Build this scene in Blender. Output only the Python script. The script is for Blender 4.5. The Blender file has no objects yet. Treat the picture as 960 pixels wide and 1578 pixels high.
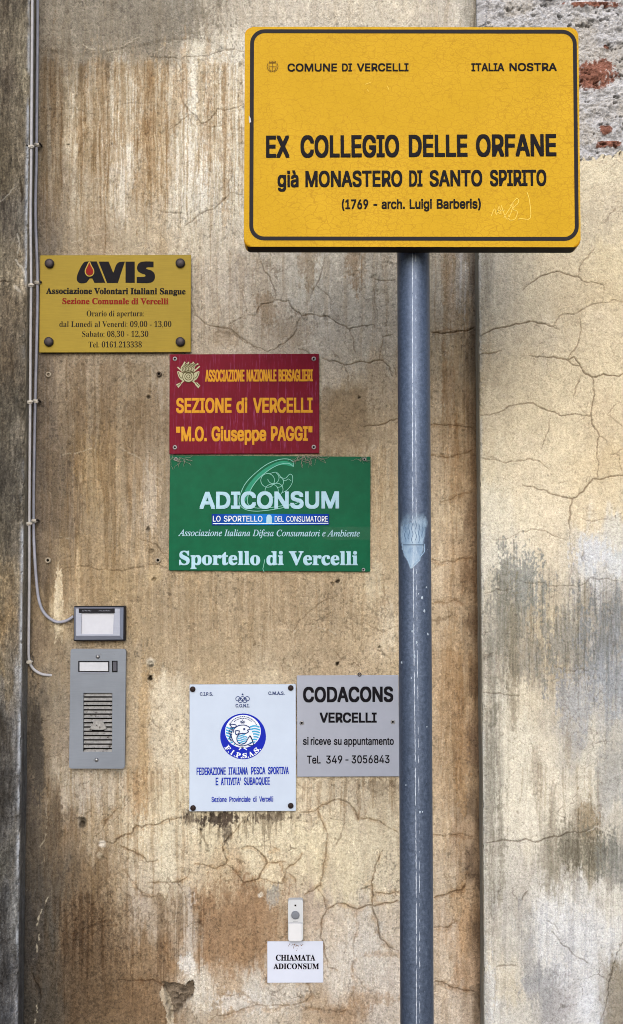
import bpy, bmesh, math, random
import numpy as np
from mathutils import Vector, Matrix
from mathutils.geometry import tessellate_polygon

SC = bpy.context.scene
COL = SC.collection

# ------------------------------------------------------------------ camera
W, H = 960.0, 1578.0                       # the photograph's own pixels, used as a measuring grid
F = 1868.0
TILT = math.radians(3.2)
CAM = Vector((0.0, -2.2, 1.62))
cam = bpy.data.cameras.new('camera')
cam.sensor_fit = 'VERTICAL'
cam.sensor_height = 24.0
cam.lens = 24.0 * F / H
cam.clip_start = 0.05
cam.clip_end = 3000.0
cam_o = bpy.data.objects.new('camera', cam)
cam_o.location = CAM
cam_o.rotation_euler = (math.radians(90) + TILT, 0, 0)
COL.objects.link(cam_o)
SC.camera = cam_o

# ------------------------------------------------------------------ light
SUN_EL = math.radians(30)
world = bpy.data.worlds.new('World')
SC.world = world
world.use_nodes = True
wn = world.node_tree
bg = wn.nodes['Background']
sky = wn.nodes.new('ShaderNodeTexSky')
sky.sky_type = 'NISHITA'
sky.sun_disc = False
sky.sun_elevation = SUN_EL
sky.sun_rotation = math.radians(180)
sky.dust_density = 3.0
wn.links.new(sky.outputs[0], bg.inputs[0])
bg.inputs[1].default_value = 0.15
sun = bpy.data.lights.new('sun', 'SUN')
sun.energy = 0.7
sun.angle = math.radians(45)
sun.color = (1.0, 0.98, 0.95)
sun_o = bpy.data.objects.new('sun', sun)
d = Vector((-0.10, -math.cos(SUN_EL), math.sin(SUN_EL)))
sun_o.rotation_euler = d.to_track_quat('Z', 'Y').to_euler()
COL.objects.link(sun_o)
SC.view_settings.view_transform = 'Standard'
SC.view_settings.look = 'None'
SC.view_settings.gamma = 1.0
SC.view_settings.use_curve_mapping = False
SC.view_settings.exposure = 1.08
SC.cycles.use_denoising = True
SC.cycles.denoiser = 'OPENIMAGEDENOISE'
SC.cycles.denoising_prefilter = 'NONE'
SC.cycles.filter_width = 1.0
SC.cycles.max_bounces = 5
world.cycles.sampling_method = 'MANUAL'
world.cycles.sample_map_resolution = 512
WALL_ALB = np.array((0.70, 0.76, 0.845))
ALB = (0.62, 0.62, 0.62)                   # reflectance of a surface that reads as full white in the photograph

# ------------------------------------------------------------------ projection helpers
ct, st_ = math.cos(TILT), math.sin(TILT)


def at(px, py, y=0.0):
    """point of the plane at depth y that lies under the photograph's pixel (px, py)"""
    dx, dy = (px - W / 2) / F, -(py - H / 2) / F
    v = Vector((dx, ct - dy * st_, st_ + dy * ct))
    return CAM + v * ((y - CAM.y) / v.y)


def proj(X, Y, Z):
    dY, dZ = Y - CAM.y, Z - CAM.z
    dep = dY * ct + dZ * st_
    up = -dY * st_ + dZ * ct
    return W / 2 + F * X / dep, H / 2 - F * up / dep


def lin(c):
    c = np.asarray(c, float) / 255.0
    return np.where(c <= 0.04045, c / 12.92, ((c + 0.055) / 1.055) ** 2.4)


def alb(c, k=1.0):
    v = lin(c) * np.array(ALB) * k
    return (float(v[0]), float(v[1]), float(v[2]), 1.0)


# ------------------------------------------------------------------ materials
def nodes_of(name):
    m = bpy.data.materials.new(name)
    m.use_nodes = True
    nt = m.node_tree
    return m, nt, nt.nodes['Principled BSDF']


def N(nt, typ, **kw):
    n = nt.nodes.new(typ)
    for k, v in kw.items():
        setattr(n, k, v)
    return n


def ramp(nt, src, stops):
    r = N(nt, 'ShaderNodeValToRGB')
    el = r.color_ramp.elements
    while len(el) < len(stops):
        el.new(0.5)
    for e, (p, c) in zip(el, stops):
        e.position = p
        e.color = c if len(c) == 4 else (*c, 1)
    nt.links.new(src, r.inputs[0])
    return r.outputs[0]


def mixc(nt, f, a, b, typ='MIX'):
    n = N(nt, 'ShaderNodeMix', data_type='RGBA', blend_type=typ)
    for i, v in ((0, f), (6, a), (7, b)):
        if hasattr(v, 'links'):
            nt.links.new(v, n.inputs[i])
        else:
            n.inputs[i].default_value = v
    return n.outputs[2]


def noise(nt, vec, scale, detail=4.0, rough=0.6, stretch=None, dist=0.0):
    if stretch:
        mp = N(nt, 'ShaderNodeMapping')
        mp.inputs['Scale'].default_value = stretch
        nt.links.new(vec, mp.inputs[0])
        vec = mp.outputs[0]
    n = N(nt, 'ShaderNodeTexNoise')
    n.inputs['Scale'].default_value = scale
    n.inputs['Detail'].default_value = detail
    n.inputs['Roughness'].default_value = rough
    n.inputs['Distortion'].default_value = dist
    nt.links.new(vec, n.inputs['Vector'])
    return n.outputs['Fac']


def objco(nt):
    return N(nt, 'ShaderNodeTexCoord').outputs['Object']


def bump(nt, h, strength, dist, b):
    n = N(nt, 'ShaderNodeBump')
    n.inputs['Strength'].default_value = strength
    n.inputs['Distance'].default_value = dist
    nt.links.new(h, n.inputs['Height'])
    nt.links.new(n.outputs[0], b.inputs['Normal'])
    return n


def M(name, rgb, rough=0.5, metal=0.0, var=0.12, scale=60.0, stretch=None, bmp=0.0, spec=0.05, dirt=None, k=1.0):
    """a paint / metal / plastic with uneven tone, optional dirt specks"""
    m, nt, b = nodes_of(name)
    co = objco(nt)
    base = alb(rgb, k)
    f = noise(nt, co, scale, 5, 0.65, stretch)
    lo = tuple(v * (1 - var) for v in base[:3]) + (1,)
    hi = tuple(min(1, v * (1 + var)) for v in base[:3]) + (1,)
    c = ramp(nt, f, [(0.3, lo), (0.7, hi)])
    if dirt:
        f2 = noise(nt, co, dirt[1], 6, 0.7)
        mk = ramp(nt, f2, [(dirt[2], (0, 0, 0)), (dirt[2] + 0.12, (1, 1, 1))])
        c = mixc(nt, mk, c, alb(dirt[0]))
    nt.links.new(c, b.inputs['Base Color'])
    b.inputs['Roughness'].default_value = rough
    b.inputs['Metallic'].default_value = metal
    b.inputs['Specular IOR Level'].default_value = spec
    if bmp:
        bump(nt, noise(nt, co, scale * 4, 3, 0.6), bmp, 0.001, b)
    return m


# ------------------------------------------------------------------ object helpers
def obj(name, me, mat=None, parent=None):
    o = bpy.data.objects.new(name, me)
    COL.objects.link(o)
    if mat is not None:
        for q in (mat if isinstance(mat, (list, tuple)) else [mat]):
            me.materials.append(q)
    if parent is not None:
        o.parent = parent
    return o


def from_bm(bm, smooth=False):
    me = bpy.data.meshes.new('mesh')
    bm.normal_update()
    bm.to_mesh(me)
    bm.free()
    if smooth:
        me.polygons.foreach_set('use_smooth', [True] * len(me.polygons))
    return me


def tag(o, label, cat, group=None):
    o['label'] = label
    o['category'] = cat
    if group:
        o['group'] = group
    return o


class Plaque:
    """an upright rectangle on the wall, fitted to four pixels of the photograph at depth y"""

    def __init__(s, name, tl, tr, br, bl, y, label, cat, group=None):
        p = [at(*q, y) for q in (tl, tr, br, bl)]
        c = (p[0] + p[1] + p[2] + p[3]) / 4
        ux = ((p[1] - p[0]) + (p[2] - p[3])) / 2
        uz = ((p[0] - p[3]) + (p[1] - p[2])) / 2
        s.w, s.h = ux.length, uz.length
        s.ang = math.atan2(ux.z, ux.x) * 0.5 + math.atan2(-uz.x, uz.z) * 0.5
        s.y, s.c = y, c
        s.root = bpy.data.objects.new(name, None)
        s.root.empty_display_size = 0.02
        COL.objects.link(s.root)
        s.root.location = c
        s.root.rotation_euler = (0, -s.ang, 0)
        tag(s.root, label, cat, group)

    def L(s, px, py):
        v = at(px, py, s.y) - s.c
        ca, sa = math.cos(-s.ang), math.sin(-s.ang)
        return v.x * ca - v.z * sa, v.x * sa + v.z * ca

    def S(s, n):
        return n * (s.y - CAM.y) / F


def rr(w, h, r, n=6, cx=0.0, cz=0.0):
    pts = []
    for sx, sz, a0 in ((1, 1, 0), (-1, 1, 90), (-1, -1, 180), (1, -1, 270)):
        for i in range(n + 1):
            a = math.radians(a0 + 90 * i / n)
            pts.append((cx + sx * (w / 2 - r) + r * math.cos(a), cz + sz * (h / 2 - r) + r * math.sin(a)))
    return pts


def prism_bm(bm, pts, y0, y1, bev=0.0, seg=2):
    """closed slab: outline pts (x,z) counter-clockwise seen from the camera, front face at y0, back at y1"""
    f = [bm.verts.new((x, y0, z)) for x, z in pts]
    k = [bm.verts.new((x, y1, z)) for x, z in pts]
    n = len(pts)
    front = bm.faces.new(f)
    bm.faces.new(k[::-1])
    for i in range(n):
        bm.faces.new((f[i], k[i], k[(i + 1) % n], f[(i + 1) % n]))
    if bev:
        es = list(front.edges)
        bmesh.ops.bevel(bm, geom=es, offset=bev, segments=seg, profile=0.5, affect='EDGES')
    return bm


def slab(name, parent, pts, y0, y1, mat, bev=0.0, seg=2):
    bm = bmesh.new()
    prism_bm(bm, pts, y0, y1, bev, seg)
    bmesh.ops.recalc_face_normals(bm, faces=bm.faces)
    return obj(name, from_bm(bm), mat, parent)


def flat_bm(bm, pts, y):
    tri = tessellate_polygon([[Vector((x, z, 0)) for x, z in pts]])
    vs = [bm.verts.new((x, y, z)) for x, z in pts]
    for t in tri:
        try:
            f = bm.faces.new([vs[i] for i in t])
        except ValueError:
            continue
        f.normal_update()
        if f.normal.y > 0:
            f.normal_flip()


def ribbon_bm(bm, pts, wd, y, closed=False):
    n = len(pts)
    L, R = [], []
    for i, (x, z) in enumerate(pts):
        a = pts[(i - 1) % n] if (closed or i > 0) else pts[i]
        b = pts[(i + 1) % n] if (closed or i < n - 1) else pts[i]
        tx, tz = b[0] - a[0], b[1] - a[1]
        l = math.hypot(tx, tz) or 1
        w = wd[i] if isinstance(wd, (list, tuple)) else wd
        nx, nz = -tz / l * w / 2, tx / l * w / 2
        L.append(bm.verts.new((x + nx, y, z + nz)))
        R.append(bm.verts.new((x - nx, y, z - nz)))
    for i in range(n if closed else n - 1):
        j = (i + 1) % n
        f = bm.faces.new((L[i], R[i], R[j], L[j]))
        f.normal_update()
        if f.normal.y > 0:
            f.normal_flip()


def circ(cx, cz, r, n=32, a0=0, a1=360, rz=None):
    rz = r if rz is None else rz
    full = abs(a1 - a0) >= 360
    return [(cx + r * math.cos(math.radians(a0 + (a1 - a0) * i / n)), cz + rz * math.sin(math.radians(a0 + (a1 - a0) * i / n)))
            for i in range(n if full else n + 1)]


def smooth_path(pts, n=6, closed=False):
    out = []
    m = len(pts)
    for i in range(m if closed else m - 1):
        p0 = pts[(i - 1) % m] if (closed or i > 0) else pts[i]
        p1, p2 = pts[i], pts[(i + 1) % m]
        p3 = pts[(i + 2) % m] if (closed or i + 2 < m) else pts[i + 1]
        for k in range(n):
            t = k / n
            out.append(tuple(0.5 * ((2 * b) + (-a + c) * t + (2 * a - 5 * b + 4 * c - d_) * t * t + (-a + 3 * b - 3 * c + d_) * t ** 3)
                             for a, b, c, d_ in zip(p0, p1, p2, p3)))
    if not closed:
        out.append(tuple(pts[-1]))
    return out


def lathe(name, parent, prof, at_, mat, n=24, smooth=True):
    """profile (radius, y) about the y axis through at_ = (x, z); closed by end points of radius 0"""
    bm = bmesh.new()
    rings = []
    for r, y in prof:
        if r <= 1e-7:
            rings.append([bm.verts.new((at_[0], y, at_[1]))])
        else:
            rings.append([bm.verts.new((at_[0] + r * math.cos(2 * math.pi * i / n), y, at_[1] + r * math.sin(2 * math.pi * i / n))) for i in range(n)])
    for a, b in zip(rings[:-1], rings[1:]):
        for i in range(n):
            j = (i + 1) % n
            if len(a) == 1:
                bm.faces.new((a[0], b[i], b[j]))
            elif len(b) == 1:
                bm.faces.new((a[i], b[0], a[j]))
            else:
                bm.faces.new((a[i], b[i], b[j], a[j]))
    bmesh.ops.recalc_face_normals(bm, faces=bm.faces)
    return obj(name, from_bm(bm, smooth), mat, parent)


def tube(name, parent, pts, r, mat, n=10):
    bm = bmesh.new()
    pts = [Vector(p) for p in pts]
    prev = None
    ref = Vector((0, -1, 0))
    for i, p in enumerate(pts):
        t = (pts[min(i + 1, len(pts) - 1)] - pts[max(i - 1, 0)]).normalized()
        u = ref - t * ref.dot(t)
        if u.length < 1e-4:
            u = Vector((1, 0, 0)) - t * t.x
        u.normalize()
        v = t.cross(u)
        ring = [bm.verts.new(p + (u * math.cos(2 * math.pi * k / n) + v * math.sin(2 * math.pi * k / n)) * r) for k in range(n)]
        if prev:
            for k in range(n):
                bm.faces.new((prev[k], prev[(k + 1) % n], ring[(k + 1) % n], ring[k]))
        else:
            bm.faces.new(ring[::-1])
        prev = ring
    bm.faces.new(prev)
    bmesh.ops.recalc_face_normals(bm, faces=bm.faces)
    return obj(name, from_bm(bm, True), mat, parent)


# lettering: the built-in font; its fallback supplies serif, italic and bold letters as mathematical alphabets
STY = {'sans': None, 'serif': (0x1D400, 0x1D7CE), 'italic': (0x1D434, None), 'bold': (0x1D5D4, 0x1D7EC)}


def styled(s, sty):
    if STY[sty] is None:
        return s
    base, dig = STY[sty]
    out = ''
    for ch in s:
        if 'A' <= ch <= 'Z':
            out += chr(base + ord(ch) - 65)
        elif 'a' <= ch <= 'z':
            out += '\u210e' if (sty == 'italic' and ch == 'h') else chr(base + 26 + ord(ch) - 97)
        elif '0' <= ch <= '9' and dig:
            out += chr(dig + ord(ch) - 48)
        else:
            out += ch
    return out


# outlines of a plain grotesque alphabet: letter -> [advance, loop, loop ...], thousandths of an em
GLYPHS = {
    '"': [321,[78,318,70,509,136,509,128,318],[193,318,185,509,250,509,243,318]],
    "'": [206,[78,318,70,509,136,509,128,318]],
    '(': [273,[89,207,90,244,94,283,101,324,109,364,119,403,132,441,145,477,160,510,177,539,236,539,219,503,204,466,191,428,179,390,169,351,161,313,156,276,152,241,151,207,152,176,155,145,160,115,167,83,177,50,188,16,202,-19,218,-57,236,-96,177,-96,150,-46,128,4,111,55,99,106,92,156]],
    ')': [273,[37,-96,56,-56,72,-18,86,18,97,52,106,85,113,116,118,147,121,177,122,207,121,241,117,276,112,313,104,351,94,390,82,428,69,466,54,503,37,539,97,539,113,510,128,477,142,441,154,403,164,364,173,323,179,283,183,244,184,207,182,156,174,104,161,53,144,3,123,-47,97,-96]],
    '-': [453,[337,244,337,188,114,188,114,244]],
    '.': [188,[95,-4,83,-3,73,1,63,9,55,18,51,29,50,41,51,53,55,64,63,73,73,81,83,85,95,87,107,85,118,81,128,73,135,64,140,53,141,41,140,29,135,18,128,9,118,1,107,-3]],
    '0': [453,[227,-7,191,-3,158,7,130,24,105,48,85,77,69,113,57,155,50,202,48,254,50,306,57,353,69,395,85,431,106,461,130,484,159,502,191,512,227,516,262,512,295,502,323,484,348,461,368,431,384,395,396,353,403,306,405,254,403,202,396,155,384,113,368,77,348,48,323,24,295,7,263,-3],[227,50,250,52,271,60,290,74,306,92,320,116,330,144,338,176,342,213,344,254,342,295,338,332,330,365,320,393,306,416,290,435,271,449,250,457,227,460,203,457,182,449,163,435,147,416,134,393,123,365,115,332,111,295,109,254,111,213,115,176,123,144,134,116,147,92,163,74,182,60,203,52]],
    '1': [453,[76,0,76,55,391,55,391,0],[276,509,276,0,212,0,212,448,209,448,86,358,86,427,198,509]],
    '3': [453,[218,-7,188,-5,159,1,133,10,108,22,88,38,70,57,57,79,48,104,44,132,109,132,112,115,118,100,126,87,137,76,150,66,165,59,182,54,200,51,219,50,239,51,258,55,275,61,291,69,304,80,315,93,323,108,328,125,329,145,328,163,323,180,316,196,306,211,292,223,275,234,254,241,229,246,201,248,157,248,157,299,288,448,288,452,70,452,70,509,372,509,372,461,211,278,211,289,247,290,279,286,308,276,333,262,354,244,371,222,383,198,391,173,393,145,390,116,383,90,370,66,354,45,333,27,309,12,281,2,251,-5]],
    '4': [453,[40,105,40,158,247,509,311,509,109,166,109,163,413,163,413,105],[282,0,282,121,282,146,282,318,343,318,343,0]],
    '5': [453,[221,-7,192,-5,165,1,140,11,118,25,99,41,83,60,71,82,63,105,60,130,122,130,125,115,130,102,138,89,148,78,160,68,173,60,188,54,204,51,221,50,241,51,259,56,276,64,291,75,304,89,314,104,322,122,326,141,328,162,326,183,321,203,314,221,303,237,290,251,275,262,257,270,238,275,218,277,201,276,184,273,167,268,152,262,139,255,128,246,67,253,96,509,366,509,366,452,151,452,134,301,136,301,148,311,162,318,178,325,194,330,212,333,229,334,252,332,274,328,294,321,313,311,330,299,345,285,358,269,370,251,379,231,386,210,390,187,391,163,388,132,381,102,369,76,352,52,332,32,309,15,282,3,253,-4]],
    '6': [453,[226,-7,196,-4,168,3,142,15,119,31,100,51,84,74,73,101,66,130,64,162,65,187,71,212,80,239,93,268,112,302,137,340,252,509,322,509,151,261,145,261,151,270,157,279,165,288,174,295,184,302,196,307,208,311,221,313,235,314,265,312,291,305,316,295,337,280,355,262,370,240,380,215,387,187,389,157,387,127,379,98,368,73,352,50,333,30,310,14,284,3,257,-4],[226,48,245,50,263,55,279,63,293,73,304,86,314,101,322,119,326,137,327,157,326,178,322,196,314,213,304,228,293,241,279,251,263,259,245,264,226,265,207,264,190,259,174,252,160,241,148,229,138,214,131,197,126,179,125,158,126,138,131,119,138,102,148,86,160,73,174,63,190,55,207,50]],
    '7': [453,[97,0,323,448,323,452,62,452,62,509,391,509,391,449,165,0]],
    '8': [453,[226,-7,193,-5,163,1,136,11,111,25,91,42,74,62,62,84,54,109,52,135,53,156,58,176,65,195,75,212,87,228,101,241,117,252,134,260,153,265,153,267,129,276,109,289,93,308,80,330,73,354,70,380,73,405,79,429,90,450,106,469,124,485,146,498,170,508,197,514,226,516,255,514,282,508,306,498,328,485,346,469,361,450,373,429,379,405,382,380,379,354,372,330,359,308,343,289,323,276,300,267,300,265,319,260,335,252,351,241,365,228,377,212,387,195,395,176,399,156,401,135,398,109,391,84,378,62,362,42,341,25,317,11,289,1,259,-5],[226,49,248,50,267,54,285,60,300,69,313,79,323,91,331,106,335,121,337,139,335,157,330,173,322,189,312,202,298,213,283,223,265,230,247,234,226,235,206,234,187,230,169,223,154,213,140,202,130,189,122,173,117,157,115,139,117,121,121,106,129,91,139,79,152,69,167,60,185,54,205,50],[226,290,244,291,260,294,274,300,287,308,298,318,307,330,314,344,318,359,319,376,318,392,314,407,308,420,299,432,288,442,275,449,260,455,244,459,226,460,208,459,192,455,177,449,164,442,153,432,145,420,138,407,134,392,133,376,134,359,138,344,145,330,154,318,165,308,178,300,193,294,209,291]],
    '9': [453,[226,516,256,513,285,506,310,494,333,478,352,458,368,434,380,408,387,378,389,347,387,322,382,296,373,270,359,240,340,207,315,168,200,0,130,0,301,248,307,248,302,238,295,229,287,221,278,214,268,207,257,202,245,198,232,195,218,195,188,197,161,203,137,214,116,229,98,247,83,269,72,294,66,321,64,352,66,382,73,411,85,436,101,459,120,479,143,494,168,506,196,513],[226,460,207,459,190,454,174,446,160,435,148,423,138,407,131,390,127,372,125,352,127,331,131,313,138,295,148,280,160,268,174,257,190,250,207,245,226,243,245,245,263,249,279,257,293,267,305,280,314,295,322,312,326,330,327,350,326,371,322,390,314,407,305,422,293,435,279,446,263,454,245,459]],
    'A': [480,[16,0,201,509,276,509,463,0,395,0,287,302,280,323,272,346,264,372,255,402,244,438,232,478,245,478,233,437,222,402,213,371,204,345,197,322,191,302,85,0],[110,142,110,199,370,199,370,142]],
    'B': [456,[60,0,60,509,241,509,274,507,304,501,329,491,350,477,367,461,381,442,390,421,396,398,398,374,397,353,393,336,387,320,378,307,368,295,356,286,343,278,329,272,315,267,315,262,331,260,347,254,363,245,378,234,391,220,402,203,411,184,416,161,418,136,416,111,410,88,400,67,386,48,368,31,344,18,317,8,284,2,247,0],[125,57,245,57,281,60,309,67,330,80,344,96,353,115,355,137,354,153,350,169,342,184,333,197,320,209,306,218,289,225,269,229,248,231,125,231],[125,285,238,285,256,287,273,290,288,296,302,304,314,314,323,326,330,340,335,355,336,372,333,393,326,412,313,429,294,442,270,449,240,452,125,452]],
    'C': [510,[267,-7,225,-3,186,7,150,25,119,49,92,79,70,115,53,157,44,203,40,254,44,305,53,352,70,393,92,429,119,459,150,484,186,501,225,512,267,516,293,514,317,511,340,504,362,496,383,485,402,471,419,456,435,438,448,418,459,397,467,373,473,348,408,348,404,365,397,380,389,395,380,407,369,418,357,428,344,437,330,444,315,449,300,453,284,455,267,456,237,453,209,445,184,432,161,414,141,391,125,364,113,332,106,295,103,254,106,213,113,177,125,145,141,117,161,94,184,76,210,63,237,56,267,53,284,54,300,56,315,60,330,65,344,72,357,81,369,90,380,102,389,114,397,128,404,144,408,160,473,160,467,135,459,112,448,91,435,71,420,53,402,38,383,24,363,13,341,5,317,-2,293,-6]],
    'D': [502,[219,0,96,0,96,57,215,57,254,60,288,68,318,81,343,99,363,122,379,149,390,181,397,216,399,255,397,294,390,329,379,361,364,388,344,410,320,428,291,441,258,449,221,452,93,452,93,509,225,509,273,505,315,495,353,478,385,455,412,426,433,391,449,351,458,306,462,255,458,205,449,159,433,119,411,83,384,54,351,31,312,14,268,3],[125,509,125,0,60,0,60,509]],
    'E': [419,[60,0,60,509,372,509,372,452,125,452,125,286,355,286,355,229,125,229,125,57,375,57,375,0]],
    'F': [410,[60,0,60,509,369,509,369,452,125,452,125,278,346,278,346,221,125,221,125,0]],
    'G': [520,[269,-7,225,-3,185,7,149,25,118,49,91,79,69,116,53,157,43,203,40,254,43,305,53,352,69,393,91,429,117,459,149,484,184,501,223,512,265,516,291,514,316,510,340,504,363,494,384,483,403,469,421,453,436,436,449,416,460,395,468,373,474,349,408,349,402,365,395,379,387,393,378,406,368,417,356,427,344,436,330,443,315,448,300,453,283,455,265,456,236,453,209,445,183,432,160,414,141,392,125,364,113,332,106,295,103,254,106,213,113,177,125,145,141,117,161,95,184,76,210,63,238,56,269,53,296,55,322,61,345,71,365,85,382,102,396,123,407,147,413,173,415,202,434,199,283,199,283,256,478,256,478,200,475,160,466,124,451,91,431,62,406,38,377,19,344,5,308,-4]],
    'H': [517,[60,0,60,509,125,509,125,289,392,289,392,509,457,509,457,0,392,0,392,232,125,232,125,0]],
    'I': [300,[31,0,31,57,118,57,118,452,31,452,31,509,269,509,269,452,183,452,183,57,269,57,269,0]],
    'L': [393,[60,0,60,509,125,509,125,57,361,57,361,0]],
    'M': [628,[60,0,60,509,152,509,277,187,280,179,284,170,287,159,299,123,303,110,307,97,311,84,322,49,307,49,318,83,330,121,342,158,346,169,349,179,352,187,476,509,568,509,568,0,504,0,504,291,504,327,505,369,506,413,507,457,513,457,508,441,503,425,498,409,482,363,477,348,472,335,467,322,456,291,342,0,286,0,170,291,167,300,163,310,159,321,145,361,140,376,134,392,129,408,124,424,118,441,112,457,119,457,120,416,121,372,122,328,122,291,122,0]],
    'N': [523,[60,0,60,509,136,509,343,183,349,174,355,163,363,151,371,137,379,122,388,107,396,90,405,73,414,55,405,54,403,72,402,90,401,108,400,126,399,142,399,157,399,195,399,509,463,509,463,0,387,0,202,290,194,303,186,317,177,331,168,346,159,363,148,381,108,452,119,454,122,384,123,363,124,345,124,328,125,313,125,301,125,291,125,0]],
    'O': [533,[267,-7,225,-3,186,7,150,25,119,49,92,79,70,115,53,157,44,203,40,254,44,305,53,352,70,393,92,429,119,459,150,484,186,501,225,512,267,516,309,512,348,501,384,484,415,459,442,429,464,393,480,352,490,305,493,254,490,203,480,157,464,115,442,79,415,49,384,25,348,7,309,-3],[267,53,296,55,324,63,349,76,372,94,392,116,408,144,420,176,428,213,430,254,428,295,420,332,408,365,392,392,372,415,349,433,324,446,296,453,267,456,237,453,210,445,184,433,161,415,142,392,125,364,113,332,106,295,103,254,106,213,113,176,125,144,142,117,161,94,184,76,210,63,237,55]],
    'P': [445,[60,0,60,509,235,509,272,506,305,499,332,487,356,471,375,452,390,430,400,404,407,377,409,348,407,318,400,291,390,265,375,243,356,223,332,207,305,195,272,188,235,186,109,186,109,242,233,242,257,244,279,248,297,256,312,266,324,279,333,294,339,310,343,328,344,348,343,367,339,385,333,402,324,416,312,428,297,439,279,446,257,451,232,452,125,452,125,0]],
    'Q': [533,[245,159,313,159,369,85,384,65,468,-48,401,-48,346,27,331,46],[267,-7,225,-3,186,7,150,25,119,49,92,79,70,115,53,157,44,203,40,254,44,305,53,352,70,393,92,429,119,459,150,484,186,501,225,512,267,516,309,512,348,501,384,484,415,459,442,429,464,393,480,352,490,305,493,254,490,203,480,157,464,115,442,79,415,49,384,25,348,7,309,-3],[267,53,296,55,324,63,349,76,372,94,392,116,408,144,420,176,428,213,430,254,428,295,420,332,408,365,392,392,372,415,349,433,324,446,296,453,267,456,237,453,210,445,184,433,161,415,142,392,125,364,113,332,106,295,103,254,106,213,113,176,125,144,142,117,161,94,184,76,210,63,237,55]],
    'R': [449,[60,0,60,509,236,509,273,506,305,500,333,489,356,473,376,455,390,433,401,408,407,381,409,352,407,323,401,296,390,271,376,250,356,232,333,217,305,206,273,200,236,198,96,198,96,255,234,255,258,256,280,260,298,267,313,276,325,287,334,300,340,316,344,333,345,352,344,371,340,389,334,405,325,419,313,430,298,440,279,446,258,451,233,452,125,452,125,0],[353,0,230,229,303,229,428,0]],
    'S': [447,[224,-9,188,-7,156,-1,128,9,102,23,81,40,64,60,51,83,42,109,38,137,104,137,108,118,114,102,123,88,136,76,150,66,166,59,185,53,204,50,224,49,246,50,267,54,286,60,303,69,317,79,329,92,338,106,344,122,346,139,344,154,340,168,332,179,322,189,310,197,296,205,280,211,263,217,245,222,184,239,145,253,112,269,86,289,67,313,56,341,52,372,54,400,62,425,75,448,92,468,113,484,138,498,165,508,195,514,227,516,259,514,289,508,316,498,340,484,360,468,377,449,390,427,398,403,401,378,337,378,332,402,320,421,302,437,280,449,254,456,225,459,204,457,185,454,167,448,152,440,139,430,129,418,121,405,117,391,115,376,117,359,122,345,131,334,142,324,155,315,169,308,184,302,198,297,212,293,264,279,279,275,295,270,312,264,328,256,344,248,359,238,372,226,384,213,395,198,402,180,407,161,408,139,406,112,399,87,386,64,370,43,349,25,323,11,294,0,261,-7]],
    'T': [449,[32,452,32,509,417,509,417,452,257,452,257,0,193,0,193,452]],
    'U': [517,[259,-8,220,-6,186,2,154,15,126,33,103,55,85,80,71,108,63,140,60,173,60,509,124,509,124,178,126,155,132,133,141,113,153,95,169,80,187,68,208,59,232,53,259,52,285,53,309,59,331,68,349,80,364,95,377,113,385,133,391,155,393,178,393,509,457,509,457,173,454,140,446,108,433,80,414,55,391,33,363,15,332,2,297,-6]],
    'V': [480,[204,0,16,509,84,509,192,206,199,187,207,164,215,137,225,106,236,71,248,31,235,31,247,71,257,107,267,138,276,165,283,187,290,206,395,509,463,509,278,0]],
    'X': [474,[18,0,217,284,217,236,29,509,104,509,178,400,188,386,196,373,204,361,211,350,217,340,223,329,230,318,236,305,243,292,232,292,239,305,246,317,252,329,258,339,265,350,272,361,280,373,288,386,298,400,374,509,446,509,259,239,259,287,456,0,382,0,292,129,283,142,275,154,268,165,262,175,256,185,250,195,244,206,237,218,230,231,244,231,238,219,231,207,225,196,219,186,213,176,206,166,199,155,191,143,182,129,91,0]],
    'Z': [438,[42,0,42,46,273,385,284,400,295,415,306,431,318,446,329,461,341,476,348,454,327,453,306,453,285,452,265,452,244,452,223,452,40,452,40,509,397,509,397,462,169,129,157,113,146,97,134,81,122,65,110,49,97,33,90,54,111,55,131,56,152,57,173,57,193,57,214,57,399,57,399,0]],
    'a': [389,[160,-9,137,-7,115,-3,94,5,76,15,60,29,48,45,38,63,32,84,30,108,32,128,36,146,43,161,53,174,64,184,78,193,92,200,108,206,125,211,143,214,161,217,178,220,200,223,218,225,234,227,247,229,257,231,265,235,271,240,274,246,276,255,276,257,275,272,272,285,267,297,260,307,251,315,240,322,227,327,212,330,196,331,178,330,163,327,149,322,137,316,127,309,118,301,110,292,104,283,100,274,41,291,51,313,64,331,79,346,95,358,114,368,133,375,153,380,173,383,194,384,208,384,223,382,239,379,255,375,271,369,286,360,300,350,312,336,322,320,330,301,335,278,337,251,337,0,277,0,277,52,272,52,267,43,260,34,252,25,242,16,229,8,215,1,199,-4,181,-7],[170,45,192,47,211,51,228,59,242,68,254,80,263,93,270,108,274,122,276,138,276,190,272,187,267,184,259,182,251,180,241,178,231,176,221,174,210,173,200,171,175,168,161,166,147,163,134,159,122,153,112,147,103,139,97,130,93,118,92,105,93,93,96,82,102,72,109,64,119,57,130,52,142,48,156,46]],
    'b': [424,[229,-8,208,-7,189,-3,172,4,159,12,147,21,138,31,130,41,123,50,118,59,112,59,112,0,53,0,53,509,114,509,114,319,118,319,123,327,130,336,137,346,147,355,158,364,171,373,188,379,207,383,229,384,259,382,287,374,313,361,335,342,354,320,370,293,381,261,388,227,390,189,388,151,381,116,370,84,355,57,336,34,313,16,288,3,260,-6],[220,47,242,49,262,55,279,66,294,80,306,97,316,117,323,139,327,163,328,189,327,215,323,239,316,261,307,281,295,298,280,311,262,322,243,328,220,330,198,328,178,322,161,312,147,299,134,282,125,263,118,241,114,216,113,189,114,162,118,138,125,115,135,95,147,78,162,65,179,55,198,49]],
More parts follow.
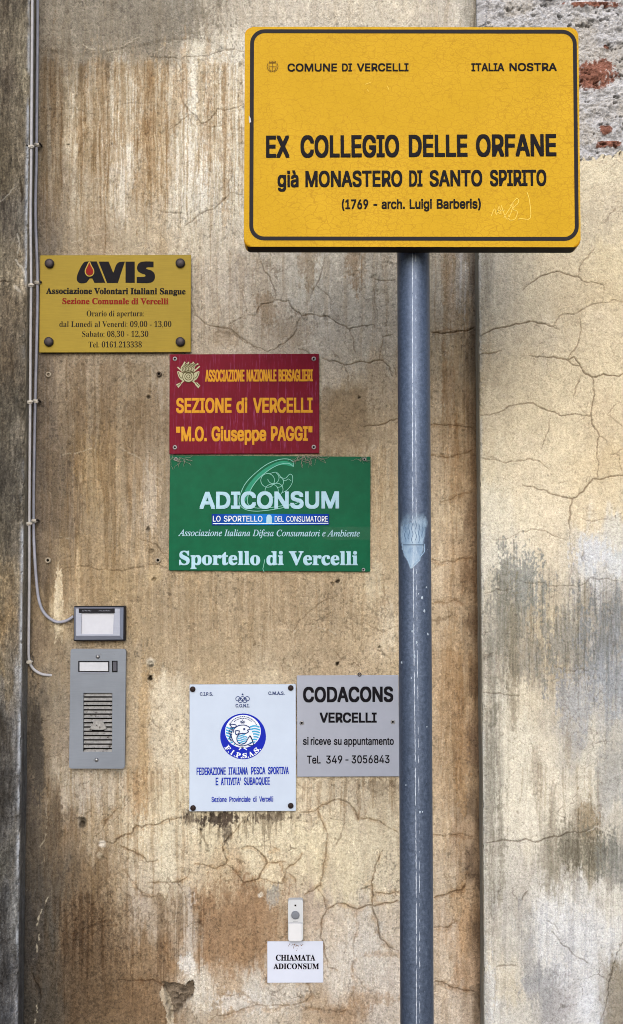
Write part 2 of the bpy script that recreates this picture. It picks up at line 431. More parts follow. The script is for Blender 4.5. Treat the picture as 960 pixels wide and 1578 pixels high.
    'c': [396,[207,-8,174,-5,144,3,117,16,93,35,72,58,56,85,44,116,37,150,34,187,37,225,44,260,56,291,72,318,93,341,117,360,144,374,174,382,207,384,226,384,243,381,260,377,276,371,291,364,305,356,318,346,330,335,340,322,349,308,356,293,362,277,303,262,300,272,295,281,290,289,284,297,278,304,270,311,261,316,252,321,242,325,231,328,220,329,207,330,184,328,163,321,145,310,130,296,118,278,108,258,102,236,98,212,96,187,98,163,102,139,108,117,118,97,130,80,145,66,163,55,184,49,207,46,220,47,232,49,243,52,253,55,262,60,271,66,279,73,285,80,292,89,297,98,301,107,304,117,363,102,357,86,350,70,341,56,331,43,319,32,306,21,292,12,277,5,261,-1,244,-5,226,-7]],
    'd': [424,[195,-8,165,-6,137,3,111,16,89,34,70,57,55,84,43,116,36,151,34,189,36,227,43,261,55,293,70,320,89,342,112,361,137,374,165,382,196,384,218,383,237,379,253,373,267,364,278,355,287,346,295,336,301,327,306,319,311,319,311,509,372,509,372,0,313,0,313,59,307,59,301,50,295,41,287,31,277,21,266,12,252,4,236,-3,217,-7],[205,47,226,49,246,55,263,65,278,78,290,95,299,115,306,138,310,162,312,189,310,216,306,241,300,263,290,282,278,299,263,312,246,322,227,328,205,330,182,328,162,322,145,311,130,298,118,281,108,261,102,239,98,215,96,189,98,163,102,139,109,117,118,97,130,80,145,66,162,55,182,49]],
    'e': [404,[212,-8,177,-5,145,3,117,16,92,35,72,58,56,85,44,116,37,150,34,187,36,224,44,258,55,290,71,317,91,340,115,359,142,373,172,382,205,384,226,383,246,380,266,374,285,366,303,355,319,341,334,324,347,305,357,282,365,256,370,227,371,194,371,169,75,169,75,221,338,221,310,202,308,226,304,248,298,269,288,286,277,301,263,314,246,323,227,328,205,330,183,328,164,323,146,313,131,301,119,286,109,270,102,251,97,231,96,211,96,178,98,151,102,127,110,106,121,88,135,73,151,61,169,53,190,48,212,46,227,47,241,49,254,53,265,58,276,65,285,73,294,82,300,93,306,105,365,91,358,72,348,55,335,39,320,26,302,14,283,4,261,-3,237,-7]],
    'g': [425,[207,-151,180,-149,156,-146,134,-140,114,-132,97,-122,82,-110,70,-97,59,-84,51,-69,101,-41,107,-49,114,-57,122,-66,131,-74,142,-82,154,-88,169,-93,187,-96,207,-97,236,-95,261,-87,282,-75,298,-58,308,-34,311,-6,311,68,306,68,301,60,294,51,287,41,277,32,266,23,252,16,236,10,217,6,195,5,165,7,138,14,113,27,90,43,71,65,55,90,43,120,36,154,34,191,36,229,43,263,55,293,71,320,90,342,112,361,138,374,166,382,196,384,218,383,237,379,253,373,267,365,279,356,288,346,296,336,302,327,308,319,313,319,313,379,372,379,372,-9,370,-40,363,-67,350,-90,334,-109,314,-124,291,-136,265,-144,237,-149],[205,59,227,61,246,66,264,75,278,87,290,103,300,121,307,142,311,166,312,193,311,219,307,242,300,264,291,283,279,299,264,312,247,322,227,328,205,330,182,328,163,322,145,312,130,298,118,282,109,262,102,241,98,218,96,193,98,167,102,144,109,123,118,104,131,88,145,76,163,66,183,61]],
    'h': [410,[114,227,114,0,53,0,53,509,114,509,114,287,102,287,116,319,132,344,152,362,175,374,200,382,227,384,252,383,275,377,295,369,313,356,328,340,341,321,350,298,355,271,357,240,357,0,296,0,296,235,293,263,286,286,273,304,256,318,235,326,210,329,192,328,176,324,161,317,147,308,136,297,126,283,119,266,115,248]],
    'i': [167,[53,0,53,379,114,379,114,0],[84,443,73,444,63,448,54,455,47,463,43,472,41,483,43,494,47,504,54,512,63,518,73,522,84,524,95,522,105,518,114,512,121,504,125,494,126,483,125,472,121,463,114,455,105,448,95,444]],
    'l': [189,[139,-2,112,0,91,8,74,20,62,37,55,59,53,84,53,509,114,509,114,99,114,83,117,71,120,62,126,57,135,53,146,52,160,53,170,54,181,3,175,1,169,0,162,-1,154,-2,147,-2]],
    'm': [610,[53,0,53,379,112,379,112,295,108,295,114,314,122,331,132,346,144,358,158,368,172,376,187,382,203,385,219,386,245,383,268,375,287,361,303,342,314,320,321,295,312,295,318,312,326,329,337,343,350,356,364,366,381,375,398,381,417,385,437,386,458,385,478,380,497,372,514,361,529,346,541,328,550,307,555,283,557,255,557,0,496,0,496,254,493,279,485,298,473,313,456,323,438,329,419,330,402,329,387,326,374,320,363,312,353,302,345,290,340,277,336,263,335,247,335,0,274,0,274,260,272,280,265,297,253,311,238,322,220,328,199,330,185,329,171,326,158,320,145,312,135,302,126,289,119,274,115,257,114,238,114,0]],
    'n': [410,[114,227,114,0,53,0,53,379,112,379,112,287,102,287,116,319,132,344,152,362,175,374,200,382,227,384,252,383,275,377,295,369,313,356,328,340,341,321,350,298,355,271,357,240,357,0,296,0,296,235,293,263,286,286,273,304,256,318,235,326,210,329,192,328,176,324,161,317,147,308,136,297,126,283,119,266,115,248]],
    'o': [415,[207,-8,174,-5,144,3,117,16,93,35,72,58,56,85,44,116,37,150,34,187,37,225,44,260,56,291,72,318,93,341,117,360,144,374,174,382,207,384,241,382,271,374,299,360,323,341,343,318,359,291,371,260,379,225,381,187,379,150,371,116,359,85,343,58,323,35,299,16,271,3,241,-5],[207,46,231,49,252,55,270,66,285,80,298,97,307,117,314,139,318,163,319,187,318,212,314,236,307,258,298,278,285,296,270,310,252,321,231,328,207,330,184,328,163,321,145,310,130,296,118,278,108,258,102,236,98,212,96,187,98,163,102,139,108,117,118,97,130,80,145,66,163,55,184,49]],
    'p': [424,[53,-143,53,379,112,379,112,319,118,319,123,327,130,336,137,346,147,355,158,364,171,373,188,379,207,383,229,384,259,382,287,374,313,361,335,342,354,320,370,293,381,261,388,227,390,189,388,151,381,116,370,84,355,57,336,34,313,16,288,3,260,-6,229,-8,208,-7,189,-3,173,4,159,12,147,21,138,31,130,41,124,50,118,59,114,59,114,-143],[220,47,242,49,262,55,279,66,294,80,306,97,316,117,323,139,327,163,328,189,327,215,323,239,316,261,307,281,295,298,280,311,262,322,243,328,220,330,198,328,178,322,161,312,147,299,134,282,125,263,118,241,114,216,113,189,114,162,118,138,125,115,135,95,147,78,162,65,179,55,198,49]],
    'r': [259,[53,0,53,379,112,379,112,321,115,321,124,339,137,354,152,367,171,377,191,383,213,385,229,384,243,384,243,322,230,324,223,325,215,326,207,326,190,324,174,321,159,315,146,306,135,296,126,284,119,269,115,254,114,237,114,0]],
    's': [365,[182,-8,157,-7,133,-3,112,3,93,12,76,24,62,38,50,54,41,73,36,94,94,107,101,87,111,72,124,60,141,52,160,47,181,45,206,47,227,53,244,62,258,74,265,88,268,103,266,115,262,126,254,136,243,144,229,150,212,155,149,170,118,180,92,192,72,208,58,227,50,249,47,274,49,295,55,314,65,332,79,347,95,360,115,370,137,378,161,383,187,384,212,383,234,379,254,372,271,363,286,352,299,339,309,324,318,308,324,290,268,277,262,291,254,304,243,316,228,325,210,331,187,333,166,331,147,326,131,317,119,305,111,292,109,277,110,264,115,253,124,243,136,235,152,229,172,223,229,209,261,200,287,187,306,171,320,153,328,131,331,107,329,85,323,65,312,47,298,31,281,18,260,6,236,-2,210,-7]],
    't': [227,[204,379,204,327,6,327,6,379],[65,471,126,471,126,98,127,83,130,70,136,61,144,55,156,51,170,50,185,51,202,54,213,2,207,0,200,-2,192,-3,184,-3,176,-4,168,-4,138,-1,113,7,92,21,77,41,68,64,65,93]],
    'u': [410,[182,-5,158,-3,135,2,115,11,97,23,82,39,69,59,60,82,54,109,53,139,53,379,114,379,114,144,116,117,124,94,137,75,154,61,175,53,200,50,218,51,234,55,249,62,263,71,274,83,283,97,290,113,295,132,296,153,296,379,357,379,357,0,298,0,298,92,307,92,294,60,277,35,257,17,234,5,209,-3]],
    'v': [389,[163,0,17,379,84,379,165,155,173,132,180,110,187,87,193,64,199,42,206,21,184,21,191,42,197,64,203,87,209,110,216,132,224,155,305,379,371,379,226,0]],
    'z': [380,[42,0,42,46,254,320,254,323,48,323,48,379,333,379,333,331,126,60,126,56,339,56,339,0]],
    'à': [389,[160,-9,137,-7,115,-3,94,5,76,15,60,29,48,45,38,63,32,84,30,108,32,128,36,146,43,161,53,174,64,184,78,193,92,200,108,206,125,211,143,214,161,217,178,220,200,223,218,225,234,227,247,229,257,231,265,235,271,240,274,246,276,255,276,257,275,272,272,285,267,297,260,307,251,315,240,322,227,327,212,330,196,331,178,330,163,327,149,322,137,316,127,309,118,301,110,292,104,283,100,274,41,291,51,313,64,331,79,346,95,358,114,368,133,375,153,380,173,383,194,384,208,384,223,382,239,379,255,375,271,369,286,360,300,350,312,336,322,320,330,301,335,278,337,251,337,0,277,0,277,52,272,52,267,43,260,34,252,25,242,16,229,8,215,1,199,-4,181,-7],[170,45,192,47,211,51,228,59,242,68,254,80,263,93,270,108,274,122,276,138,276,190,272,187,267,184,259,182,251,180,241,178,231,176,221,174,210,173,200,171,175,168,161,166,147,163,134,159,122,153,112,147,103,139,97,130,93,118,92,105,93,93,96,82,102,72,109,64,119,57,130,52,142,48,156,46],[165,429,99,529,168,529,215,429]],
}


def sans_mesh(s):
    x0, V_, F_ = 0.0, [], []
    for ch in s:
        if ch == ' ':
            x0 += .28
            continue
        adv, *loops = GLYPHS[ch]
        polys = [[Vector((l[i] / 1000 + x0, l[i + 1] / 1000, 0)) for i in range(0, len(l), 2)] for l in loops]
        # separate bodies (the dot of an i, an accent) are filled one by one; a loop inside another is its hole
        def area(p):
            return sum(a.x * b.y - b.x * a.y for a, b in zip(p, p[1:] + p[:1])) / 2
        polys.sort(key=lambda p: -abs(area(p)))
        bodies = []
        for p in polys:
            host = None
            for b in bodies:
                if area(p) * area(b[0]) > 0:
                    continue
                xs_, ys_ = [q.x for q in b[0]], [q.y for q in b[0]]
                if min(xs_) < p[0].x < max(xs_) and min(ys_) < p[0].y < max(ys_):
                    host = b
            if host:
                host.append(p)
            else:
                bodies.append([p])
        for kb2, b in enumerate(bodies):
            flat = [q for p in b for q in p]
            for t in tessellate_polygon(b):
                p0, p1, p2 = (flat[i] for i in t)
                if (p1.x - p0.x) * (p2.y - p0.y) - (p1.y - p0.y) * (p2.x - p0.x) < 0:
                    p1, p2 = p2, p1
                n0 = len(V_)                      # overlapping strokes: every triangle a hair apart in depth
                V_ += [(q.x, q.y, 1.5e-6 * (len(F_) % 70)) for q in (p0, p1, p2)]
                F_.append([n0, n0 + 1, n0 + 2])
        x0 += adv / 1000
    me = bpy.data.meshes.new('lettering')
    me.from_pydata(V_, [], F_)
    return me, np.array(V_)


def text_mesh(s, sty, wt, space=1.0):
    if sty == 'sans':
        return sans_mesh(s)
    c = bpy.data.curves.new('lettering', 'FONT')
    c.body = styled(s, sty)
    c.size = 1.0
    c.offset = wt
    c.resolution_u = 3
    c.fill_mode = 'FRONT'
    c.space_character = space
    o = bpy.data.objects.new('lettering', c)
    COL.objects.link(o)
    dg = bpy.context.evaluated_depsgraph_get()
    me = bpy.data.meshes.new_from_object(o.evaluated_get(dg))
    bpy.data.objects.remove(o)
    bpy.data.curves.remove(c)
    n = len(me.vertices)
    v = np.zeros(n * 3)
    me.vertices.foreach_get('co', v)
    return me, v.reshape(-1, 3)


CAPH = {}


def text(pl, words, sty, bold, x0, x1, base, cap, mat, name='lettering', dy=-0.0004, base2=None, parent=None, thin=0.0):
    """one printed line on pixels x0..x1, baseline at pixel base (base2 at its right end), capitals cap pixels tall.
    words: a string, or [(word, its own x0, x1), ...]; bold: pixels added all round each stroke"""
    if isinstance(words, str):
        words = [(words, x0, x1)]
    base2 = base if base2 is None else base2
    k = (sty, round(thin, 4))
    if k not in CAPH:
        m2, v2 = text_mesh('H', sty, thin)
        CAPH[k] = (v2[:, 1].min(), v2[:, 1].max())
        bpy.data.meshes.remove(m2)
    b0, b1 = CAPH[k]
    V_, F_ = [], []
    nv_ = 0
    shifts = [(0, 0)] if bold <= 0 else [(-1, -1), (1, -1), (1, 1), (-1, 1), (0, 0)]
    for w, a, b in words:
        me, v = text_mesh(w, sty, thin)
        fs = [list(p.vertices) for p in me.polygons]
        bpy.data.meshes.remove(me)
        ya, yb_ = (base + (base2 - base) * (q - x0) / (x1 - x0) for q in (a, b))
        p0, p1 = np.array(pl.L(a + bold, ya - bold)), np.array(pl.L(b - bold, yb_ - bold))
        ux = p1 - p0
        wl = np.linalg.norm(ux)
        ux = ux / wl
        uz = np.array([-ux[1], ux[0]])
        xs = (v[:, 0] - v[:, 0].min()) / (v[:, 0].max() - v[:, 0].min()) * wl
        zs = (v[:, 1] - b0) / (b1 - b0) * pl.S(cap - 2 * bold)
        for n_, (sx, sz) in enumerate(shifts):
            e = pl.S(bold)
            q = p0[None] + (xs + sx * e)[:, None] * ux[None] + (zs + sz * e)[:, None] * uz[None]
            V_.append(np.stack([q[:, 0], dy - .00012 * n_ - np.abs(v[:, 2]), q[:, 1]], 1))
            F_ += [[i + nv_ for i in f] for f in fs]
            nv_ += len(q)
    me = bpy.data.meshes.new(name)
    me.from_pydata(np.concatenate(V_).tolist(), [], F_)
    me.update()
    return obj(name, me, mat, parent or pl.root)


# ------------------------------------------------------------------ numpy noise on pixel coordinates
def vn(x, y, seed=0):
    x = np.asarray(x, float)
    y = np.asarray(y, float)
    xi = np.floor(x).astype(np.int64)
    yi = np.floor(y).astype(np.int64)
    fx, fy = x - xi, y - yi
    fx = fx * fx * fx * (fx * (fx * 6 - 15) + 10)
    fy = fy * fy * fy * (fy * (fy * 6 - 15) + 10)

    def h(i, j):
        n = (i * 374761393 + j * 668265263 + seed * 1274126177) & 0xFFFFFFFF
        n = ((n ^ (n >> 13)) * 1274126177) & 0xFFFFFFFF
        n = ((n ^ (n >> 16)) * 2246822519) & 0xFFFFFFFF
        return (n ^ (n >> 15)).astype(np.float64) / 2147483647.5 - 1.0
    a = h(xi, yi) * (1 - fx) + h(xi + 1, yi) * fx
    b = h(xi, yi + 1) * (1 - fx) + h(xi + 1, yi + 1) * fx
    return a * (1 - fy) + b * fy


def fbm(x, y, seed=0, o=4, g=0.55):
    r, a, t = 0, 1.0, 0
    for i in range(o):
        r = r + a * vn(x * 2 ** i + 17.3 * i, y * 2 ** i - 9.1 * i, seed + i * 31)
        t += a
        a *= g
    return r / t * 1.6


def sst(a, b, x):
    t = np.clip((x - a) / (b - a), 0, 1)
    return t * t * (3 - 2 * t)


# ------------------------------------------------------------------ the wall: stain colours where they sit on the plaster
# (pixel x, pixel y, r, g, b) of the plaster itself
PANEL_PTS = [
 (60,10,120,108,92),(120,20,140,128,108),(200,20,146,134,116),(280,20,152,142,124),(330,20,176,162,138),(380,20,190,176,152),(450,20,196,182,158),(600,20,200,186,160),(700,20,190,178,158),(728,20,170,160,140),
 (70,90,122,108,88),(110,80,138,124,102),(170,70,142,128,106),(240,70,140,126,104),(300,92,206,194,168),(350,90,210,198,174),(600,150,205,188,158),
 (66,160,126,110,86),(90,150,128,110,84),(120,160,172,156,126),(150,150,174,154,120),(190,160,196,182,154),(232,130,172,144,100),(260,150,196,180,150),(300,150,214,202,176),(345,150,216,204,178),
 (68,230,120,106,84),(88,230,134,112,80),(112,230,192,174,142),(140,230,166,142,102),(165,230,178,156,120),(195,240,206,192,164),(222,210,176,146,100),(245,230,178,148,102),(280,230,206,194,168),(310,250,212,200,176),(350,240,210,198,172),
 (70,310,118,102,82),(95,310,138,118,90),(120,320,176,158,126),(150,320,160,136,100),(180,300,196,180,150),(215,280,178,150,108),(245,280,178,150,106),(280,300,206,194,168),(320,310,210,200,178),(360,310,206,194,168),
 (75,370,112,98,80),(120,370,158,138,106),(160,370,156,132,98),(200,370,172,152,118),(240,370,182,160,124),(300,370,196,180,150),(360,370,194,178,150),
 (310,420,188,172,146),(360,430,184,168,144),(420,430,188,174,150),(480,430,196,184,160),(560,430,188,174,148),(600,430,182,166,138),
 (310,510,178,160,132),(370,520,182,165,138),(420,510,176,158,132),(500,520,190,175,150),(560,520,188,172,144),(600,530,186,168,138),
 (500,580,188,170,142),(590,590,178,154,118),(520,640,158,132,92),(550,660,160,134,94),(590,640,178,152,112),(590,700,190,166,126),(600,780,194,168,124),(590,830,194,168,124),
 (70,560,104,90,74),(110,570,146,126,98),(160,580,148,128,100),(220,580,158,140,112),(250,600,160,142,116),
 (70,640,100,86,70),(110,640,128,108,80),(160,640,138,116,84),(210,640,138,116,84),(240,650,142,120,90),
 (65,720,98,84,68),(90,720,108,92,72),(130,720,146,122,84),(170,720,150,124,84),(200,720,146,122,86),(225,720,164,144,116),(245,720,150,130,100),
 (70,800,102,86,68),(100,800,122,102,76),(140,800,150,126,88),(180,800,152,128,90),(220,800,156,136,106),(245,800,158,138,108),
 (65,870,108,90,68),(95,870,140,116,80),(130,860,150,124,84),(180,870,158,130,86),(220,870,166,142,104),(250,880,170,146,108),
 (70,920,132,108,74),(88,930,186,164,122),(100,910,150,122,82),(130,915,158,130,88),(180,910,166,138,92),(215,950,166,140,98),
 (300,920,176,150,108),(380,920,178,152,112),(450,920,174,148,108),(520,920,176,150,110),(570,910,196,170,126),(595,930,196,170,128),
 (240,960,162,138,100),(300,980,168,142,102),(380,980,176,150,108),(440,980,182,156,116),(500,980,172,146,106),(550,980,184,158,116),(595,990,202,178,138),
 (240,1025,170,144,102),(320,1030,178,152,110),(420,1035,190,168,130),(500,1025,178,152,112),(560,1020,190,164,124),(600,1030,190,164,120),
 (60,980,122,102,76),(80,1000,140,118,86),(100,1000,150,130,100),(200,1000,162,140,106),
 (55,1080,96,84,68),(80,1080,136,118,90),(100,1080,146,130,106),(205,1080,168,146,110),(225,1080,176,148,104),(245,1080,202,184,150),(270,1100,200,182,148),
 (55,1160,82,72,60),(80,1160,136,118,92),(100,1160,148,130,106),(205,1160,172,148,112),(222,1160,176,146,100),(250,1160,202,184,150),(275,1180,202,184,148),
 (52,1220,78,68,58),(75,1220,120,100,72),(100,1210,168,152,126),(140,1210,172,156,132),(180,1220,186,168,138),(215,1230,182,152,106),(250,1230,206,188,150),(275,1230,206,188,150),
 (55,1280,80,70,58),(80,1280,104,88,66),(110,1280,128,104,72),(150,1270,160,138,104),(190,1270,188,168,132),(220,1280,202,184,148),(260,1280,206,190,154),(320,1290,206,188,148),(380,1290,210,192,152),(440,1290,212,194,154),(480,1240,200,180,144),(540,1220,186,168,136),(590,1220,182,162,126),(470,1300,210,192,150),(530,1310,210,192,152),(580,1300,206,188,150),
 (50,1350,76,68,58),(80,1350,90,78,62),(110,1350,104,84,58),(150,1350,130,104,68),(185,1350,172,148,112),(220,1350,192,174,144),(260,1340,204,188,154),(300,1350,198,176,138),(340,1350,190,164,122),(420,1345,206,186,146),(480,1350,206,186,146),(540,1360,208,190,150),(590,1360,206,188,152),
 (45,1420,66,60,54),(75,1420,80,72,60),(110,1420,112,88,58),(150,1410,128,100,64),(190,1410,146,120,84),(220,1400,176,156,130),(260,1400,166,142,110),(290,1400,182,164,138),(320,1400,152,116,74),(360,1400,160,124,82),(400,1400,156,120,78),(430,1400,172,144,108),(480,1410,180,158,132),(520,1420,194,176,150),(560,1420,196,180,156),(600,1420,196,178,152),
 (45,1480,62,56,50),(75,1480,82,70,54),(110,1470,96,74,48),(145,1470,104,80,50),(180,1480,116,90,58),(215,1470,140,110,72),(260,1470,150,116,74),(292,1470,180,160,134),(320,1470,158,120,76),(370,1460,152,114,70),(400,1470,160,124,82),(520,1480,198,184,164),(560,1480,196,182,162),(600,1490,196,180,160),
 (45,1550,64,58,50),(75,1550,76,66,52),(110,1550,92,70,44),(160,1540,106,80,48),(210,1540,120,90,54),(250,1560,128,98,62),(310,1520,190,176,152),(350,1530,176,150,116),(330,1560,172,152,124),(390,1540,192,180,160),(440,1550,186,170,146),(480,1560,178,152,118),(530,1560,170,138,100),(580,1550,194,178,158),(610,1560,194,176,152),
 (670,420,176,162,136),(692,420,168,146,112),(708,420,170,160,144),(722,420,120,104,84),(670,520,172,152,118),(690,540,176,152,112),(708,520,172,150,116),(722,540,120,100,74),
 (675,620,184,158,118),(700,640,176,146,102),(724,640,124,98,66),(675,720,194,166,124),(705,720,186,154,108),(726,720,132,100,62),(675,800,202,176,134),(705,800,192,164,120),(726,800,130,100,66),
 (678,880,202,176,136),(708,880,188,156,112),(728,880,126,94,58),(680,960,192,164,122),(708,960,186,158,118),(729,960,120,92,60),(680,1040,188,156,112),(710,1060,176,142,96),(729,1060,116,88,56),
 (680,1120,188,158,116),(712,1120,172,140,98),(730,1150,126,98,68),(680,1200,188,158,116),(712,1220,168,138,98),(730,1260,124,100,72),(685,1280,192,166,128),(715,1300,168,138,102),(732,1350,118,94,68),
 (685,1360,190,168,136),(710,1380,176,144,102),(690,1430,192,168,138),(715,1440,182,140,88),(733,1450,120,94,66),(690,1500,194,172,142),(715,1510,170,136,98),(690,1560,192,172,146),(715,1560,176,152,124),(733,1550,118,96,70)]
LEFT_PTS = [  # points nearest the arris hold its lit, bluish edge in their colour
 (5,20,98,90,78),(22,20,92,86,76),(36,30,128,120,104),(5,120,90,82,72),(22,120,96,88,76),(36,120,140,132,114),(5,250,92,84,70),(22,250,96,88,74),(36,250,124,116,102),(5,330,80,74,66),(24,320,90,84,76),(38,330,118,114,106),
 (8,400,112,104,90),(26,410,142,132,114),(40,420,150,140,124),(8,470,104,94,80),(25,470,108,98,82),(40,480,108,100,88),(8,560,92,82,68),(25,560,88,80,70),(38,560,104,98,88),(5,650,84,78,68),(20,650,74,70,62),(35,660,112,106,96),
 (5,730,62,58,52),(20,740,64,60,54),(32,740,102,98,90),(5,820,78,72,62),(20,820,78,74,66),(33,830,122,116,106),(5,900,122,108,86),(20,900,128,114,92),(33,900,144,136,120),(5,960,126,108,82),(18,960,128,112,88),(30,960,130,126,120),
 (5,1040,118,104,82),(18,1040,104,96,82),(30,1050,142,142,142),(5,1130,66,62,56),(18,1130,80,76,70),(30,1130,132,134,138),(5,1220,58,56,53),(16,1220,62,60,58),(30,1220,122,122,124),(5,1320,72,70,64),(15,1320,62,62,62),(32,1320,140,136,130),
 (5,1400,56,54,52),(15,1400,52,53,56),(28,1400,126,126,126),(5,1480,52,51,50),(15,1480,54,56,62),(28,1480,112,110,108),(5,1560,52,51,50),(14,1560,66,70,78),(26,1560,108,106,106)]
RIGHT_PTS = [
 (745,30,150,142,128),(745,400,178,168,146),(760,400,186,174,152),(800,410,190,176,148),(860,400,204,186,152),(930,400,208,190,152),(910,260,208,192,160),(940,300,206,190,160),(910,340,202,186,154),
 (748,450,178,166,142),(775,450,192,178,152),(820,460,200,184,152),(880,460,196,178,144),(930,450,206,186,148),(748,500,186,172,144),(790,500,198,182,152),(850,510,206,190,160),(920,510,210,192,158),
 (750,570,186,168,136),(800,570,204,186,152),(860,580,214,196,160),(930,560,212,194,158),(755,640,206,188,154),(810,650,214,196,160),(870,660,216,198,162),(935,650,208,188,152),
 (755,720,216,200,166),(810,720,220,202,168),(860,720,218,200,164),(900,720,212,192,154),(940,710,206,184,144),(755,790,216,204,176),(810,790,222,206,172),(850,790,220,202,168),(900,780,216,196,158),(940,780,212,192,154),
 (755,850,214,204,180),(800,850,222,208,180),(850,850,216,198,164),(890,850,206,192,164),(915,840,204,198,186),(945,830,206,198,180),
 (755,910,196,184,156),(800,905,176,166,142),(850,900,190,174,144),(910,880,196,194,190),(950,890,190,184,172),(755,970,176,164,142),(790,960,160,146,118),(850,960,186,168,132),(890,960,164,152,128),(930,960,150,144,132),(955,950,146,140,130),
 (760,1040,170,158,136),(800,1030,154,140,114),(850,1030,176,158,124),(890,1030,158,150,136),(935,1030,166,164,160),(765,1080,200,190,166),(810,1080,206,190,158),(860,1080,186,172,146),(900,1080,174,168,156),(940,1080,172,166,154),
 (752,1150,176,168,148),(790,1150,214,202,174),(840,1150,206,192,164),(880,1130,166,160,150),(920,1140,196,186,164),(950,1150,176,168,152),(752,1220,172,164,144),(800,1220,220,208,180),(850,1220,214,200,172),(900,1220,204,192,166),(945,1220,176,170,158),
 (760,1280,190,180,160),(810,1270,216,204,178),(860,1270,196,184,158),(905,1265,160,146,120),(945,1270,184,174,154),(755,1340,190,182,162),(800,1340,192,182,164),(860,1330,166,154,130),(910,1330,158,146,120),(945,1330,150,144,132),
 (755,1390,180,172,156),(800,1390,180,170,152),(845,1390,202,196,184),(890,1385,206,200,188),(940,1390,206,198,180),(755,1450,192,182,162),(800,1440,186,178,162),(840,1440,198,193,184),(890,1450,200,196,188),(935,1430,206,202,194),
 (755,1510,200,188,164),(785,1510,200,186,158),(820,1510,170,166,160),(860,1500,190,188,186),(900,1500,198,195,190),(950,1500,146,134,112),(755,1560,194,188,176),(800,1560,190,182,166),(840,1550,158,154,150),(880,1550,186,182,178),(915,1560,196,195,194),(950,1560,140,128,108)]

# blots with ragged, downward-running edges: x, y, rx, ry, colour, strength, raggedness
PANEL_BLOTS = [
 (170,25,175,62,(132,120,100),.75,.5),(250,195,11,100,(180,152,108),.7,.7),(246,245,26,60,(184,158,116),.7,.6),(150,200,22,110,(170,146,110),.5,.9),(88,230,8,150,(136,116,86),.6,.8),
 (330,130,55,50,(220,208,184),.4,.9),(300,250,40,60,(214,202,180),.4,.9),(190,250,22,40,(214,202,180),.4,.9),(192,150,24,55,(208,196,172),.4,.9),(112,220,12,70,(206,190,160),.4,.9),(185,290,12,60,(204,190,166),.4,.9),
 (285,130,8,60,(182,152,110),.6,.8),(320,170,6,110,(190,162,122),.6,.9),(348,200,8,120,(190,164,124),.6,.9),(272,160,9,60,(176,146,100),.6,.6),
 (150,730,30,70,(158,130,84),.5,.8),(232,770,12,60,(176,158,132),.6,.5),(90,935,8,55,(212,192,152),.8,.5),(120,905,4,70,(196,168,120),.5,.8),(72,925,6,60,(98,78,52),.5,.6),
 (475,405,14,45,(160,134,96),.6,.7),(545,395,16,50,(158,128,88),.7,.7),(410,475,20,25,(150,124,90),.6,.9),(350,520,25,18,(150,124,90),.5,.9),(445,510,30,25,(152,128,96),.5,.9),
 (340,1262,46,11,(74,60,48),.9,.9),(350,1275,9,22,(84,68,54),.7,.6),(420,1258,34,8,(110,92,70),.7,.9),(295,1262,12,14,(92,74,56),.7,.6),(585,1210,40,14,(140,120,92),.6,.9),(300,1278,6,10,(230,214,180),.5,.4),
 (150,1200,40,12,(176,160,132),.5,.6),(55,1130,10,90,(66,58,48),.8,.7),(60,1180,9,70,(70,62,52),.7,.7),(85,1280,12,70,(96,80,60),.6,.7),(145,1440,40,80,(96,72,44),.5,.8),
 (345,1430,48,75,(144,108,68),.62,.8),(400,1405,42,48,(146,110,70),.6,.9),(292,1440,9,70,(192,178,160),.6,.7),(290,1485,14,18,(212,204,192),.8,.5),(310,1520,30,30,(200,188,168),.6,.7),(375,1545,40,18,(206,198,186),.6,.7),
 (430,1530,40,25,(196,186,170),.5,.8),(560,1470,40,60,(200,190,174),.5,.7),(420,1378,10,22,(158,152,138),.7,.6),(530,1560,40,14,(158,126,90),.5,.9),(575,1540,40,12,(170,134,92),.5,.8),(590,1470,28,5,(176,146,108),.5,1.0),
 (255,1085,28,45,(206,188,154),.6,.6),(222,1130,8,110,(180,146,92),.6,.7),(213,1230,8,60,(176,140,88),.6,.7),(600,960,14,40,(212,192,156),.6,.8),(575,900,16,30,(210,190,150),.5,.8),
 (692,440,8,70,(150,118,76),.45,.7),(710,430,10,60,(176,170,160),.6,.6),(690,600,10,60,(150,112,66),.5,.9),(700,700,10,50,(172,134,84),.5,.9),(712,1170,10,110,(160,122,72),.6,.8),(700,1010,14,60,(176,140,90),.5,.8),(715,1420,9,60,(172,136,92),.5,.9)]
